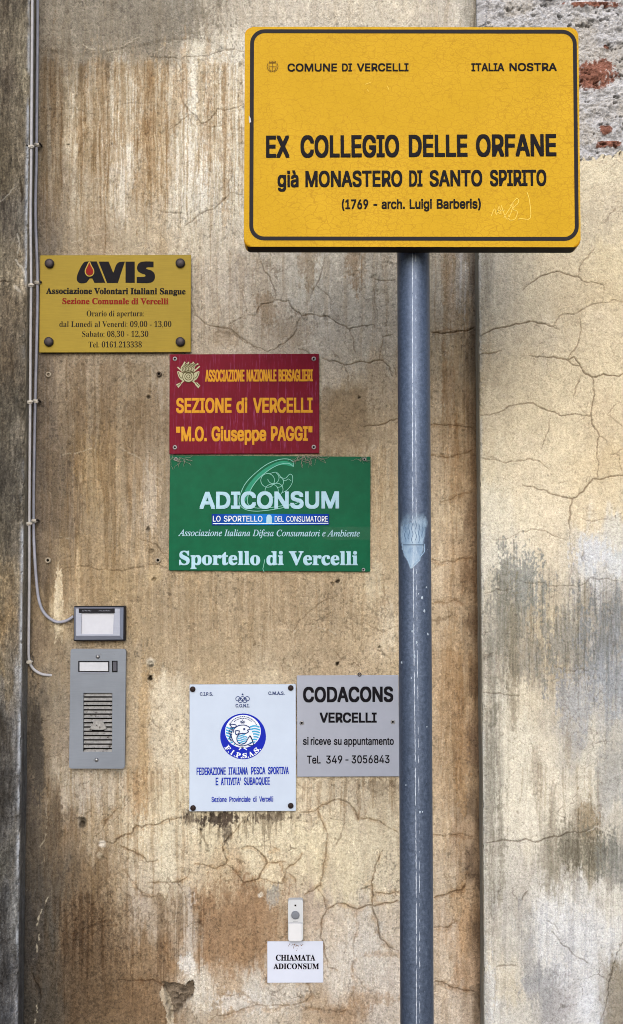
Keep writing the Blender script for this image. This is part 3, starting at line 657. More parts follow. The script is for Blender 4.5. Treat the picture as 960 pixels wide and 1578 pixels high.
RIGHT_BLOTS = [
 (752,410,8,50,(160,152,134),.4,.9),(800,905,42,60,(142,142,132),.8,.9),(782,960,32,75,(144,138,120),.75,.9),(820,1015,40,40,(146,136,116),.65,.95),(880,990,50,70,(138,132,118),.7,.95),(935,985,40,80,(134,136,136),.7,.95),(950,1050,30,60,(150,153,157),.6,.9),
 (915,850,30,26,(196,198,202),.65,.8),(950,870,18,22,(200,200,198),.7,.6),(885,1080,30,50,(158,158,158),.6,.9),(790,1000,8,120,(140,126,96),.5,.9),(760,1100,6,150,(150,144,126),.6,.9),(756,1230,12,150,(150,142,122),.6,1.0),(772,1300,8,90,(140,130,108),.6,.9),
 (905,1270,24,44,(150,128,92),.7,.8),(915,1315,48,36,(112,104,82),.75,.9),(880,1300,26,40,(126,116,94),.6,.9),(945,1320,24,40,(130,128,118),.6,.9),(848,1330,16,70,(146,136,114),.6,.9),(852,1250,6,60,(156,142,116),.5,.9),(826,1185,8,40,(156,140,112),.5,.9),(875,1150,6,40,(150,134,104),.5,.9),(940,1190,24,60,(160,156,146),.6,.8),
 (880,1445,60,48,(200,200,200),.4,.95),(845,1410,26,30,(208,206,202),.5,.6),(812,1450,14,60,(158,154,146),.6,.9),(835,1520,34,34,(146,144,142),.65,.9),(865,1545,20,40,(156,150,146),.5,.9),(890,1370,12,22,(160,154,144),.5,.9),(925,1390,10,20,(170,160,140),.5,.9),(905,1540,22,40,(198,198,200),.4,.9),(752,1520,12,60,(196,196,194),.5,.7),
 (930,270,40,20,(214,200,168),.4,.6),(925,335,30,40,(186,172,146),.4,.9)]

# ragged cracks: points, half width in pixels, depth (1 = dark)
PANEL_CRACKS = [
 ([(295,467),(300,485),(315,498),(335,503),(350,505),(365,515),(380,527),(395,535),(412,543)],1.1,.8),([(355,502),(367,520),(385,530),(400,540)],1,.6),
 ([(400,400),(410,420),(418,435),(425,462)],1.1,.8),([(395,482),(405,468),(425,462),(445,463),(453,478),(465,487),(485,485),(505,487),(520,498),(537,507),(555,503),(575,500)],1.1,.8),
 ([(463,490),(455,512),(447,522),(430,532),(412,542)],1,.7),([(500,398),(495,420),(487,440),(478,460)],1,.7),([(487,440),(500,450),(510,462),(510,480)],1,.6),
 ([(537,507),(545,530),(548,545)],1,.7),([(497,552),(515,556),(530,562),(550,558),(590,555),(600,565),(605,580)],1.2,.9),([(530,562),(537,580),(538,595)],1,.7),
 ([(585,555),(590,530),(590,518),(605,515)],1,.7),([(578,430),(577,460),(580,500)],1,.6),([(560,657),(580,655),(600,648),(614,645)],1.2,.9),([(460,538),(477,545)],1.2,.8),
 ([(375,440),(378,470),(382,485),(395,485)],1,.6),([(380,490),(352,500)],1,.5),([(400,400),(396,388)],1,.6),([(610,430),(590,432),(570,428)],1,.6),([(605,560),(611,580)],1,.6),
 ([(275,140),(283,160),(297,175),(310,190),(325,182),(335,167),(355,168),(375,160)],1.1,.7),([(297,175),(275,190),(258,202)],1,.6),([(355,240),(358,260),(352,285),(355,297),(330,322),(305,332),(285,348)],1.1,.7),
 ([(355,297),(376,300)],1,.6),([(62,172),(80,168),(125,170),(150,178)],1,.45),([(125,320),(150,320),(175,325),(192,337)],1,-.5),([(310,190),(330,195),(345,192)],1,.5),([(240,322),(270,328),(290,331)],1,.6),
 ([(235,300),(200,285),(190,262),(196,240)],1,-.5),([(130,282),(150,275),(175,276),(195,273)],1,-.6),
 ([(115,50),(118,65),(135,75),(165,82),(180,80),(195,68),(215,58)],1.2,-.8),([(230,86),(260,89),(300,87),(330,82),(345,77),(376,79)],1.1,.6),([(228,83),(240,80),(270,63),(285,64),(300,75),(345,77)],1.1,-.6),
 ([(180,165),(205,158),(230,158)],1,.4),([(208,225),(225,245),(228,262),(250,262)],1,-.5),([(90,380),(115,372),(150,362),(170,358)],1,-.5),([(60,432),(75,430)],1,.4),
 ([(150,1301),(175,1300),(185,1290),(203,1285),(210,1272),(218,1276),(245,1270),(275,1260)],1.4,.9),([(185,1303),(205,1312),(220,1320),(225,1328),(242,1326)],1.4,.9),([(228,1360),(250,1360),(280,1357),(290,1350),(292,1340)],1.2,.8),
 ([(190,1340),(205,1360),(220,1380),(240,1382)],1.3,.6),([(195,1225),(170,1258),(143,1290)],1,.6),([(300,1331),(335,1338),(348,1332),(350,1325),(343,1300),(352,1290),(362,1282),(372,1268)],1.2,.9),
 ([(350,1333),(365,1345),(374,1360),(400,1353),(412,1330),(400,1313),(390,1305),(372,1308)],1.2,.9),([(400,1353),(420,1360),(435,1362),(440,1340),(455,1330),(465,1315)],1.2,.8),([(412,1330),(440,1328)],1,.8),([(440,1342),(455,1355),(458,1378)],1,.5),
 ([(460,1252),(485,1250),(497,1240),(510,1235),(525,1233),(545,1245),(552,1262),(585,1265),(612,1282)],1.2,.8),([(490,1250),(500,1275),(504,1295),(502,1320),(498,1345),(494,1365),(470,1378)],1.3,.8),
 ([(490,1370),(500,1385),(503,1403),(495,1420),(493,1445),(500,1470),(505,1490),(520,1495)],1.2,.8),([(503,1403),(518,1393),(535,1395),(550,1402),(565,1395),(590,1393),(612,1388)],1.2,.9),
 ([(590,1310),(578,1335),(572,1360),(575,1380),(578,1410),(585,1445),(600,1460),(614,1465)],1.5,.9),([(572,1365),(558,1369)],1.2,.8),([(578,1375),(600,1378),(614,1375)],1.2,.8),([(550,1402),(548,1440),(545,1470),(545,1500),(560,1520),(575,1528)],1.3,.5),
 ([(320,1575),(360,1560),(395,1548),(460,1547),(480,1535),(473,1515)],1.5,.6),([(460,1547),(490,1555),(520,1560),(535,1555)],1.5,.5),([(395,1548),(375,1532),(340,1530)],1.4,.5),([(440,1350),(430,1310),(395,1305)],1,.5),
 ([(180,1511),(210,1512),(235,1510),(252,1520)],1.3,.9),([(110,1440),(140,1430),(170,1418)],1.1,.5),([(115,1450),(145,1438),(180,1424)],1.1,.5),
 ([(78,1380),(65,1400),(58,1420),(57,1430)],1.6,-.8),([(60,1440),(57,1455),(52,1478)],1.5,-.7),([(50,1500),(58,1518),(62,1545)],1.5,1),([(59,1540),(57,1560),(53,1578)],1.3,-.7),
 ([(75,1215),(73,1260),(71,1350)],1.0,-.4),
 ([(665,512),(685,514),(710,510),(730,505)],1.4,1),([(662,655),(690,655),(728,660)],1.2,.8),([(662,702),(690,705),(728,693)],1.1,.7),([(680,775),(700,766),(728,758)],1.1,.6),([(662,862),(700,866),(728,860)],1.1,.7),([(665,930),(700,925),(715,932)],1.1,.5),
 ([(667,1286),(700,1287),(728,1290)],1.2,.6),([(670,1384),(690,1378),(712,1372),(720,1345)],1.6,.9),([(670,1430),(690,1430),(705,1420)],1.5,.7),([(672,1512),(690,1518),(710,1525),(730,1528)],1.6,.9),([(685,1512),(686,1560)],1.2,.4),
 ([(95,879),(150,878),(200,877),(258,876)],.9,.6),([(90,827),(105,830),(120,829)],1,-.6),([(90,704),(120,698),(150,686)],1,-.5),([(185,690),(215,705),(240,735),(258,745)],1.2,-.6),([(205,805),(230,795),(258,790)],1,-.5),([(215,830),(240,838),(250,852),(258,853)],1.2,.7),
 ([(415,935),(430,955),(450,975)],1,.5),([(450,975),(475,945),(520,918)],1,.5),([(400,970),(455,972),(450,980)],1.2,-.6),([(480,965),(510,972),(525,980)],1.2,-.6),([(590,900),(600,930),(590,960)],1,.5),
 ([(560,960),(590,975),(613,965)],1,.5),([(575,1000),(600,1015)],1,.5)]
LEFT_CRACKS = [([(24,400),(34,412),(40,425),(43,440)],2.2,-.9),([(0,434),(16,434)],1.5,1),([(22,440),(32,450)],3,-.7),([(31,275),(33,290),(32,310)],1.8,1),([(20,300),(26,292),(31,285)],1,.5),([(0,310),(12,300),(25,288)],1,-.4),([(26,360),(30,375),(27,390)],1.6,-.7),([(0,1515),(5,1520)],2,.9)]
RIGHT_CRACKS = [
 ([(739,518),(757,509),(785,503),(826,497),(845,502),(855,502)],1.3,.95),([(853,500),(862,487),(885,484),(905,472),(925,467),(948,462),(962,465)],1.2,.6),([(845,500),(862,508)],1.1,.6),
 ([(805,448),(825,432),(850,420),(880,425),(892,427),(905,436),(930,440)],1.2,.85),([(892,427),(893,412),(905,398),(915,385)],1.1,.7),([(930,440),(930,455)],1.1,.5),
 ([(735,546),(755,545),(772,540)],1.2,.8),([(815,548),(840,550),(865,552),(880,560),(895,564)],1.2,.9),([(875,555),(885,550),(893,560),(900,574),(912,581),(930,576),(955,580),(962,574)],1.4,1),
 ([(893,490),(893,520),(885,540),(875,553)],1.1,.7),([(912,581),(914,600),(913,620),(911,640),(915,658),(924,672),(920,690),(921,735)],1.2,.9),([(895,580),(888,595),(884,612)],1.1,.7),([(924,672),(935,680)],1.1,.7),
 ([(738,639),(770,635),(800,623),(822,621),(845,633),(865,641),(890,638),(911,641)],1.2,.85),([(848,645),(846,662),(838,680),(834,692)],1.1,.6),([(740,704),(760,708),(800,710),(815,707),(830,710),(845,722)],1.0,.65),
 ([(805,747),(840,755),(865,765),(882,769),(900,757),(913,738),(925,739),(945,734),(962,733)],1.3,.95),([(882,769),(879,790),(878,815)],1.6,.9),([(760,832),(800,820),(840,818),(860,828),(875,832)],1,.6),([(743,760),(760,770)],1,-.5),
 ([(745,1300),(765,1297),(790,1296),(810,1293),(830,1298),(850,1290),(875,1283),(905,1281)],1.4,.9),([(905,1281),(918,1273),(940,1285),(962,1290)],1.4,-.8),([(841,1418),(855,1425),(860,1437)],1,.6),([(850,1435),(865,1455),(885,1472),(905,1484)],1.1,.75),([(765,1490),(795,1488)],1.5,.7),
 ([(745,915),(765,908),(790,907)],1,.6),([(800,895),(830,897),(860,903),(890,905),(910,890),(940,893),(962,897)],1.2,.6),([(895,945),(900,960),(910,968)],1.2,-.5),([(745,1068),(770,1068),(800,1072)],1.1,.7),([(880,815),(882,860),(878,900)],1.6,.4),
 ([(805,1387),(813,1373)],1.8,.9),([(796,1250),(799,1255)],1.6,.6),([(900,800),(910,803),(935,800),(950,802)],1,.5),([(860,745),(875,742)],1,.4),([(950,700),(962,690)],1,.5),([(955,620),(935,640)],1,.5),([(935,640),(962,660)],1,.5),([(940,700),(955,702),(957,725)],1,.6),
 ([(960,1455),(950,1475),(944,1490),(942,1505),(938,1530),(931,1560),(928,1590)],1.5,.8)]

POLE_PX = (635.5, 642.0)


def axis_nodes(a, b, fine, ext, pad):
    """grid lines: fine inside a..b, coarser beyond out to ext"""
    core = np.arange(a, b + fine / 2, fine)
    lo, hi = [], []
    x, s = core[0], 0.004
    while x > ext[0]:
        x -= s
        s = min(s * 1.12, 0.03)
        lo.append(x)
    x, s = core[-1], 0.004
    while x < ext[1]:
        x += s
        s = min(s * 1.12, 0.03)
        hi.append(x)
    if not pad[0]:
        lo = []
    if not pad[1]:
        hi = []
    return np.array(lo[::-1] + list(core) + hi)


def colour_field(px, py, pts):
    """smooth colours between the hand-set points, with wandering borders"""
    P = np.array(pts, float)
    gx = np.arange(px.min() - 12, px.max() + 24, 6.0)
    gx = gx[(gx > -260) & (gx < 1240)]
    gy = np.arange(-300, 1900, 6.0)
    GX, GY = np.meshgrid(gx, gy)
    cx, cy = np.clip(GX, P[:, 0].min(), P[:, 0].max()), np.clip(GY, 0, 1578)
    acc = np.zeros(GX.shape + (3,))
    wt = np.zeros(GX.shape)
    C = lin(P[:, 2:5])
    for (x, y), c in zip(P[:, :2], C):
        d2 = ((cx - x) / 1.0) ** 2 + ((cy - y) / 1.5) ** 2
        w = 1 / (d2 + 60.0) ** 1.8
        acc += w[..., None] * c
        wt += w
    acc /= wt[..., None]
    wx = px + 10 * fbm(px / 22, py / 60, 5) + 5 * fbm(px / 6, py / 40, 8, 3)
    wy = py + 26 * fbm(px / 14, py / 70, 6) + 10 * fbm(px / 5, py / 12, 9, 3)
    ix = np.clip((wx - gx[0]) / 6.0, 0, len(gx) - 1.001)
    iy = np.clip((wy - gy[0]) / 6.0, 0, len(gy) - 1.001)
    i, j = ix.astype(int), iy.astype(int)
    fx, fy = (ix - i)[:, None], (iy - j)[:, None]
    return (acc[j, i] * (1 - fx) + acc[j, i + 1] * fx) * (1 - fy) + (acc[j + 1, i] * (1 - fx) + acc[j + 1, i + 1] * fx) * fy


def blots(col, px, py, lst, seed):
    strk = 0.55 * fbm(px / 3.4, py / 60, seed, 3) + 0.5 * fbm(px / 12, py / 22, seed + 3, 4) + 0.6 * fbm(px / 2.4, py / 4.5, seed + 4, 2)
    fine = 0.75 * fbm(px / 1.9, py / 4.2, seed + 6, 2) + 0.35 * fbm(px / 3.0, py / 26, seed + 8, 2)
    for x, y, rx, ry, c, s, rg in lst:
        r2 = ((px - x) / rx) ** 2 + ((py - y) / ry) ** 2
        k = np.nonzero(r2 < 5)[0]
        if not len(k):
            continue
        dn = 1.0 - np.sqrt(r2[k]) + rg * 0.75 * strk[k]
        g = 0.75 * rg
        m = ((1 - g) * sst(0.0, 0.16, dn) + g * (0.30 * sst(-0.1, 0.4, dn) + 0.85 * sst(.10, .34, dn * 1.1 + 0.5 * fine[k] * sst(-.5, .2, dn)))) * s
        m = np.clip(m, 0, .95)
        col[k] = col[k] * (1 - m[:, None]) + lin(c)[None, :] * m[:, None]
    return col


def jag(pts, rng, amp=0.12, it=3):
    p = [np.array(q, float) for q in pts]
    for _ in range(it):
        o = [p[0]]
        for a, b in zip(p[:-1], p[1:]):
            d_ = b - a
            o.append((a + b) / 2 + np.array([-d_[1], d_[0]]) * rng.uniform(-amp, amp))
            o.append(b)
        p = o
    return p


def cracks(shape, px, py, lst, seed):
    """dark[] and light[] crack masks on a vertex grid"""
    rng = np.random.default_rng(seed)
    nv, nu = shape
    PX, PY = px.reshape(shape), py.reshape(shape)
    rx, ry = PX[nv // 2], PY[:, nu // 2]
    dark, light = np.zeros(shape), np.zeros(shape)
    for pts, w, s in lst:
        q = jag(pts, rng)
        n = len(q) - 1
        for i, (a, b) in enumerate(zip(q[:-1], q[1:])):
            taper = 0.55 + 0.45 * math.sin(math.pi * (i + 0.5) / n) if n > 1 else 1
            ww = w * 0.6 * taper * rng.uniform(.4, 1.5) + 0.35
            x0, x1 = min(a[0], b[0]) - 22, max(a[0], b[0]) + 22
            y0, y1 = min(a[1], b[1]) - 8, max(a[1], b[1]) + 8
            iu = np.nonzero((rx > x0) & (rx < x1))[0]
            iv = np.nonzero((ry > y0) & (ry < y1))[0]
            if not len(iu) or not len(iv):
                continue
            sl = (slice(iv[0], iv[-1] + 1), slice(iu[0], iu[-1] + 1))
            X, Y = PX[sl], PY[sl]
            d_ = b - a
            t = np.clip(((X - a[0]) * d_[0] + (Y - a[1]) * d_[1]) / (d_ @ d_ + 1e-9), 0, 1)
            ds = np.hypot(X - a[0] - t * d_[0], Y - a[1] - t * d_[1])
            v = (1 - sst(ww * 0.5, ww * 1.35, ds)) * abs(s) * (0.7 + 0.3 * taper)
            T = light if s < 0 else dark
            T[sl] = np.maximum(T[sl], v)
    return dark.ravel(), light.ravel()


def drips(col, px, py, lst):
    """runs of dirty water: narrow columns that start together and each end at a height of its own"""
    for x0, x1, y0, ya, yb, mul, th, seed in lst:
        k = np.nonzero((px > x0 - 4) & (px < x1 + 4) & (py > y0 - 14) & (py < yb + 30))[0]
        if not len(k):
            continue
        X, Y = px[k], py[k]
        xx = X + 1.6 * fbm(X / 18, Y / 60, seed + 9, 2)
        c = fbm(xx / 6.5, 0 * X + .5, seed, 3, .75) + .22 * fbm(X / 3, Y / 9, seed + 1, 3) + .15 * fbm(X / 9, Y / 50, seed + 5, 2)
        e = (ya + yb) / 2 + (yb - ya) * .62 * fbm(xx / 4.2, 0 * X + 7.5, seed + 2, 3, .8) + 10 * fbm(X / 3, Y / 10, seed + 4, 2)
        s0 = y0 + 7 * fbm(X / 14, 0 * X, seed + 3, 3)
        m = sst(th, th + .06, c) * sst(0, 16, e - Y) * sst(-2, 5, Y - s0) * sst(0, 10, X - x0) * sst(0, 10, x1 - X)
        col[k] *= 1 - m[:, None] * (1 - np.array(mul))
    return col


def streaks(px, py, seed):
    px = px + 3.5 * fbm(px / 24, py / 46, seed + 3, 3)
    a = fbm(px / 5.5, py / 95, seed, 4, .7)
    b = fbm(px / 2.4, py / 60, seed + 7, 3, .7)
    return a * 0.7 + b * 0.5


def worley_edge(x, y, seed):
    """distance-like measure to the borders of scattered cells"""
    xi, yi = np.floor(x).astype(np.int64), np.floor(y).astype(np.int64)
    f1 = np.full(len(x), 9.0)
    f2 = np.full(len(x), 9.0)
    for di in (-1, 0, 1):
        for dj in (-1, 0, 1):
            i, j = xi + di, yi + dj
            n = (i * 374761393 + j * 668265263 + seed * 1274126177) & 0xFFFFFFFF
            n = ((n ^ (n >> 13)) * 1274126177) & 0xFFFFFFFF
            n = ((n ^ (n >> 16)) * 2246822519) & 0xFFFFFFFF
            n = n ^ (n >> 15)
            d_ = np.hypot(i + (n & 0xFFFF) / 65536.0 - x, j + ((n >> 16) & 0xFFFF) / 65536.0 - y)
            f2 = np.minimum(f2, np.maximum(f1, d_))
            f1 = np.minimum(f1, d_)
    return f2 - f1


def craquelure(px, py, seed):
    """fine web of hair cracks, broken up and of uneven width"""
    out = np.zeros(len(px))
    inside = np.nonzero((px > -80) & (px < 1040) & (py > -80) & (py < 1660))[0]
    X, Y = px[inside], py[inside]
    wx, wy = 9 * fbm(X / 24, Y / 24, seed + 1, 4, .6), 9 * fbm(X / 24, Y / 24, seed + 2, 4, .6)
    r = np.zeros(len(inside))
    for cell, w, k, sd in ((64, 1.15, 1.0, 0), (34, .95, .75, 5)):
        e = worley_edge((X + wx) / cell, (Y + wy) / (cell * .9), seed + sd) * cell
        wv = w * (0.55 + .8 * np.clip(fbm(X / 13, Y / 13, seed + sd + 3, 2) + .45, 0, 1))
        gate = sst(-.10, .25, fbm(X / 30, Y / 30, seed + sd + 4, 3))
        r = np.maximum(r, k * gate * (1 - sst(wv * .55, wv * 1.6, e)))
    out[inside] = r
    return out


def grid_mesh(name, P, nu, nv, col, mat, parent, keep=None, rough=None):
    me = bpy.data.meshes.new(name)
    me.vertices.add(nu * nv)
    me.vertices.foreach_set('co', P.astype(np.float32).ravel())
    i = np.arange(nu * nv).reshape(nv, nu)
    q = np.stack([i[:-1, :-1], i[:-1, 1:], i[1:, 1:], i[1:, :-1]], -1).reshape(-1, 4)
    if keep is not None:
        kk = keep.reshape(nv, nu)
        fk = (kk[:-1, :-1] | kk[:-1, 1:] | kk[1:, 1:] | kk[1:, :-1]).reshape(-1)
        q = q[fk]
    nf = len(q)
    me.loops.add(nf * 4)
    me.polygons.add(nf)
    me.loops.foreach_set('vertex_index', q.astype(np.int32).ravel())
    me.polygons.foreach_set('loop_start', np.arange(0, nf * 4, 4, dtype=np.int32))
    me.polygons.foreach_set('use_smooth', np.ones(nf, bool))
    me.update(calc_edges=True)
    a = me.attributes.new('stain', 'FLOAT_COLOR', 'POINT')
    rgba = np.ones((nu * nv, 4), np.float32)
    rgba[:, :3] = col
    a.data.foreach_set('color', rgba.ravel())
    if keep is not None:
        bm = bmesh.new()
        bm.from_mesh(me)
        bmesh.ops.delete(bm, geom=[v for v in bm.verts if not v.link_faces], context='VERTS')
        bm.to_mesh(me)
        bm.free()
    return obj(name, me, mat, parent)


def plaster_material(name, g1=300, g2=900, bs=0.9, spk=0.34):
    m, nt, b = nodes_of(name)
    co = objco(nt)
    at_ = N(nt, 'ShaderNodeAttribute', attribute_name='stain').outputs['Color']
    f1 = noise(nt, co, g1, 4, 0.7)
    f2 = noise(nt, co, 75, 5, 0.65)
    f3 = noise(nt, co, g2, 2, 0.6)
    g = ramp(nt, f1, [(0.30, (1 - spk * 1.2,) * 3), (0.41, (0.93,) * 3), (0.58, (1.03,) * 3), (0.72, (1 + spk * .6,) * 3)])
    c = mixc(nt, 1.0, at_, g, 'MULTIPLY')
    h = ramp(nt, f2, [(0.3, (0.93, 0.925, 0.915)), (0.7, (1.07, 1.07, 1.075))])
    c = mixc(nt, 1.0, c, h, 'MULTIPLY')
    nt.links.new(c, b.inputs['Base Color'])
    b.inputs['Roughness'].default_value = 0.92
    b.inputs['Specular IOR Level'].default_value = 0.15
    ad = N(nt, 'ShaderNodeMath', operation='MULTIPLY_ADD')
    ad.inputs[1].default_value = 0.5
    nt.links.new(f3, ad.inputs[0])
    nt.links.new(f1, ad.inputs[2])
    bump(nt, ad.outputs[0], bs, 0.003, b)
    return m


MAT_PLASTER = plaster_material('weathered_plaster')
MAT_MASON = plaster_material('bare_mortar', 330, 1000, 0.9, 0.42)

wall = bpy.data.objects.new('plaster_wall', None)
COL.objects.link(wall)
tag(wall, 'old ochre plaster wall with water stains and cracks, a pilaster at each side', 'wall')

Z_LO, Z_HI = at(480, 1600, 0).z, at(480, -25, 0).z
DEP = 0.045                                    # how far the two pilasters stand forward
XL = at(37, 789, -DEP).x                      # front arris of the left pilaster
XR = at(740, 789, -DEP).x                     # front arris of the right pilaster
FINE = 0.0012
ZN = axis_nodes(Z_LO, Z_HI, FINE, (-0.02, 6.0), (True, True))


def relief(px, py, seed):
    return 0.0016 * fbm(px / 120, py / 120, seed, 3) + 0.0009 * fbm(px / 26, py / 30, seed + 1, 3) + 0.00045 * fbm(px / 5, py / 5, seed + 2, 3)


def dot(px, py, x, y, r):
    return 1 - sst(r * 0.55, r * 1.25, np.hypot(px - x + 1.2 * vn(px / 3, py / 3, 3), py - y + 1.2 * vn(px / 3, py / 3, 4)))


def in_poly(px, py, poly, seed, amp=2.5):
    """soft inside test of a polygon with a frayed outline"""
    x = px + amp * fbm(px / 7, py / 7, seed, 3)
    y = py + amp * fbm(px / 7, py / 7, seed + 1, 3)
    ins = np.zeros(len(px), bool)
    for (ax, ay), (bx, by) in zip(poly, poly[1:] + poly[:1]):
        c = ((ay > y) != (by > y))
        with np.errstate(divide='ignore', invalid='ignore'):
            xx = (bx - ax) * (y - ay) / (by - ay + 1e-12) + ax
        ins ^= c & (x < xx)
    return ins.astype(float)


# ---- recessed middle panel
def build_panel():
    xs = axis_nodes(XL - 0.01, XR + 0.01, FINE, (XL - 0.01, XR + 0.01), (False, False))
    nu, nv = len(xs), len(ZN)
    X, Z = np.meshgrid(xs, ZN)
    X, Z = X.ravel(), Z.ravel()
    px, py = proj(X, 0.0, Z)
    col = colour_field(px, py, PANEL_PTS)
    # ghosts of signs taken down
    for x0, y0, x1, y1, c, s in ((492,598,566,690,(140,112,74),.6),(226,892,526,1040,(158,136,102),.35),(66,550,258,880,(134,112,82),.18)):
        e = 5 * fbm(px / 9, py / 30, 71, 3)
        m = sst(0, 7, px - x0 + e) * sst(0, 7, x1 - px + e) * sst(0, 5, py - y0 + e) * sst(0, 14, y1 - py + 3 * e) * s
        col = col * (1 - m[:, None]) + lin(c)[None] * m[:, None]
    col = blots(col, px, py, PANEL_BLOTS, 11)
    col = drips(col, px, py, [(58,380,92,150,430,(.80,.71,.58),.05,401),(58,380,96,120,320,(.84,.77,.66),.10,402),(100,380,180,230,400,(.86,.80,.70),.08,414),(60,262,556,640,930,(.84,.78,.68),.0,403),(62,262,700,740,960,(1.22,1.2,1.16),.16,404),
                              (226,606,884,930,1046,(.88,.84,.78),.05,405),(292,458,1250,1262,1312,(.55,.52,.48),.0,406),(456,614,1198,1206,1290,(.78,.72,.64),.02,407),(60,300,1186,1230,1420,(.82,.76,.68),.0,408),
                              (660,732,392,470,860,(.86,.80,.70),.08,409),(660,732,1000,1050,1300,(.86,.80,.70),.08,410),(296,612,392,430,560,(.88,.83,.76),.10,411),(56,330,1380,1420,1590,(.70,.64,.56),.05,412),(480,612,690,720,900,(.88,.82,.72),.05,413)])
    lum = (col @ np.array([.3, .55, .15]))[:, None]
    col = lum + (col - lum) * .77
    s = streaks(px, py, 21)
    amt = np.clip(0.11 + 0.42 * np.exp(-(((px - 200) / 210) ** 2 + ((py - 230) / 170) ** 2)) + 0.32 * np.exp(-(((px - 150) / 110) ** 2 + ((py - 760) / 210) ** 2))
                  + 0.3 * np.exp(-(((px - 120) / 90) ** 2 + ((py - 1330) / 220) ** 2)) + 0.22 * np.exp(-((px - 700) / 30) ** 2), 0, .72)
    dk, lt = sst(.08, .34, s), sst(.12, .36, -s)
    col *= 1 - (amt * dk)[:, None] * np.array([.36, .46, .62])
    col *= 1 + (amt * lt)[:, None] * np.array([.30, .34, .40])
    # blotchy mid-size wear
    bl = fbm(px / 9, py / 11, 41, 4, .7)
    col *= (1 + 0.09 * bl)[:, None]
    fl = fbm(px / 8, py / 16, 47, 5, .75) + .5 * fbm(px / 45, py / 60, 48, 3)
    flk = sst(.42, .50, fl) * sst(.95, .6, fl)                       # thin flakes of the top wash gone
    col = col * (1 + .22 * flk[:, None])
    spk = sst(.40, .6, fbm(px / 2.2, py / 2.9, 49, 2))
    col *= 1 - .20 * spk[:, None]
    lsp = sst(.45, .7, fbm(px / 2.2, py / 2.8, 50, 2))
    col *= 1 + .14 * lsp[:, None]
    pit = sst(.55, .8, fbm(px / 3.2, py / 4.6, 44, 2)) * sst(-.2, .5, fbm(px / 60, py / 60, 45, 3))
    col *= 1 - 0.35 * pit[:, None]
    # grime in the bottom left, speckled
    gr = sst(.0, .5, fbm(px / 3.0, py / 3.4, 51, 3, .8)) * sst(1300, 1420, py) * sst(330, 120, px)
    col *= 1 - 0.45 * gr[:, None]
    dark, light = cracks((nv, nu), px, py, PANEL_CRACKS, 3)
    web = craquelure(px, py, 61) * sst(-.25, .35, fbm(px / 70, py / 70, 62, 3)) * 1.0
    web *= np.clip(.45 + .55 * np.exp(-(((px - 470) / 190) ** 2 + ((py - 500) / 160) ** 2)) + .5 * sst(880, 980, py), 0, 1)
    wide, _ = cracks((nv, nu), px, py, [(p_, w_ * 3.6 + 1.5, .8) for p_, w_, s_ in PANEL_CRACKS if s_ > .45 and (np.mean([q_[1] for q_ in p_]) > 1180 or p_[0][0] > 655)], 3)
    wide *= sst(-.5, .4, fbm(px / 12, py / 12, 64, 4, .7))
    col *= 1 - .55 * wide[:, None] * np.array([.34, .52, .70])
    # shade of the inner corner, painted into the panel colour
    corner_shade = sst(721, 733, px - 4 * sst(600, 1500, py)) * (.75 + .25 * fbm(px / 3, py / 40, 66, 3))
    col *= 1 - .52 * corner_shade[:, None] * np.array([.85, .95, 1.05])
    col *= 1 - np.maximum(dark, web * .8)[:, None] * np.array([.55, .60, .64])
    light *= sst(-.35, .25, fbm(px / 4.5, py / 5.5, 67, 3))
    col += (light * .6)[:, None] * (lin((204, 192, 168)) - col)
    dz = relief(px, py, 31) - 0.0022 * dark - 0.0008 * web + 0.0010 * light - .0006 * flk - .0005 * spk
    # gouges, nail holes, fallen plaster
    for x, y, r, dp, k in ((127,1265,6,.006,.75),(126,1272,5,.006,.7),(237,893,3.2,.006,.85),(229,611,3,.004,.8),(232,1024,5,.004,.45),(233,1026,2.2,.006,.8),(231,1045,3.6,.008,.92),(520,896,3.6,.006,.8),(513,899,3,.004,.5),(520,1023,3,.008,.9),
                           (553,612,2.4,.004,.8),(228,815,3.5,.004,.7),(233,849,4,.003,.5),(157,1322,4,.003,.3),(585,997,2.2,.004,.7),(105,223,1.6,.003,.7),(465,547,2,.003,.7),(173,222,1.6,.003,.6)):
        m = dot(px, py, x, y, r)
        dz -= dp * m
        col *= 1 - k * m[:, None]
    for x, y, r, c in ((232,1020,7,(206,196,176)),(158,1300,6,(222,214,200)),(402,1379,4,(214,206,186)),(237,886,14,(186,164,128)),(153,1318,5,(178,164,140)),(400,1381,3,(220,212,196))):
        m = dot(px, py, x, y, r) * .6
        col = col * (1 - m[:, None]) + lin(c)[None] * m[:, None]
    m = in_poly(px, py, [(250,1514),(268,1514),(285,1520),(292,1509),(299,1511),(300,1530),(290,1542),(280,1552),(268,1564),(262,1575),(258,1556),(254,1536)], 81)
    rf = fbm(px / 6, py / 5, 83, 4, .7)
    dz += m * (-0.015 + 0.006 * rf)
    cc = lin((116, 102, 86))[None] * (1 + .5 * rf[:, None])
    col = col * (1 - m[:, None]) + cc * m[:, None]
    m = in_poly(px, py, [(252,1520),(262,1545),(268,1578),(290,1590),(262,1590),(255,1560),(245,1530)], 85) * .6
    col = col * (1 - m[:, None]) + lin((196, 182, 158))[None] * m[:, None]
    # tidal step of the older render coat near the top
    edge = py - (80 + 6 * fbm(px / 40, px * 0, 91, 3) - 26 * sst(180, 300, px) * sst(380, 270, px))
    dz += 0.0022 * sst(3, -3, edge) * sst(400, 330, px)
    # the panel's right end rolls forward into the corner up at the top
    dz += 0.02 * sst(705, 735, px) * sst(70, 20, py)
    dz = np.maximum(dz, -0.02)
    P = np.stack([X, -dz, Z], 1)
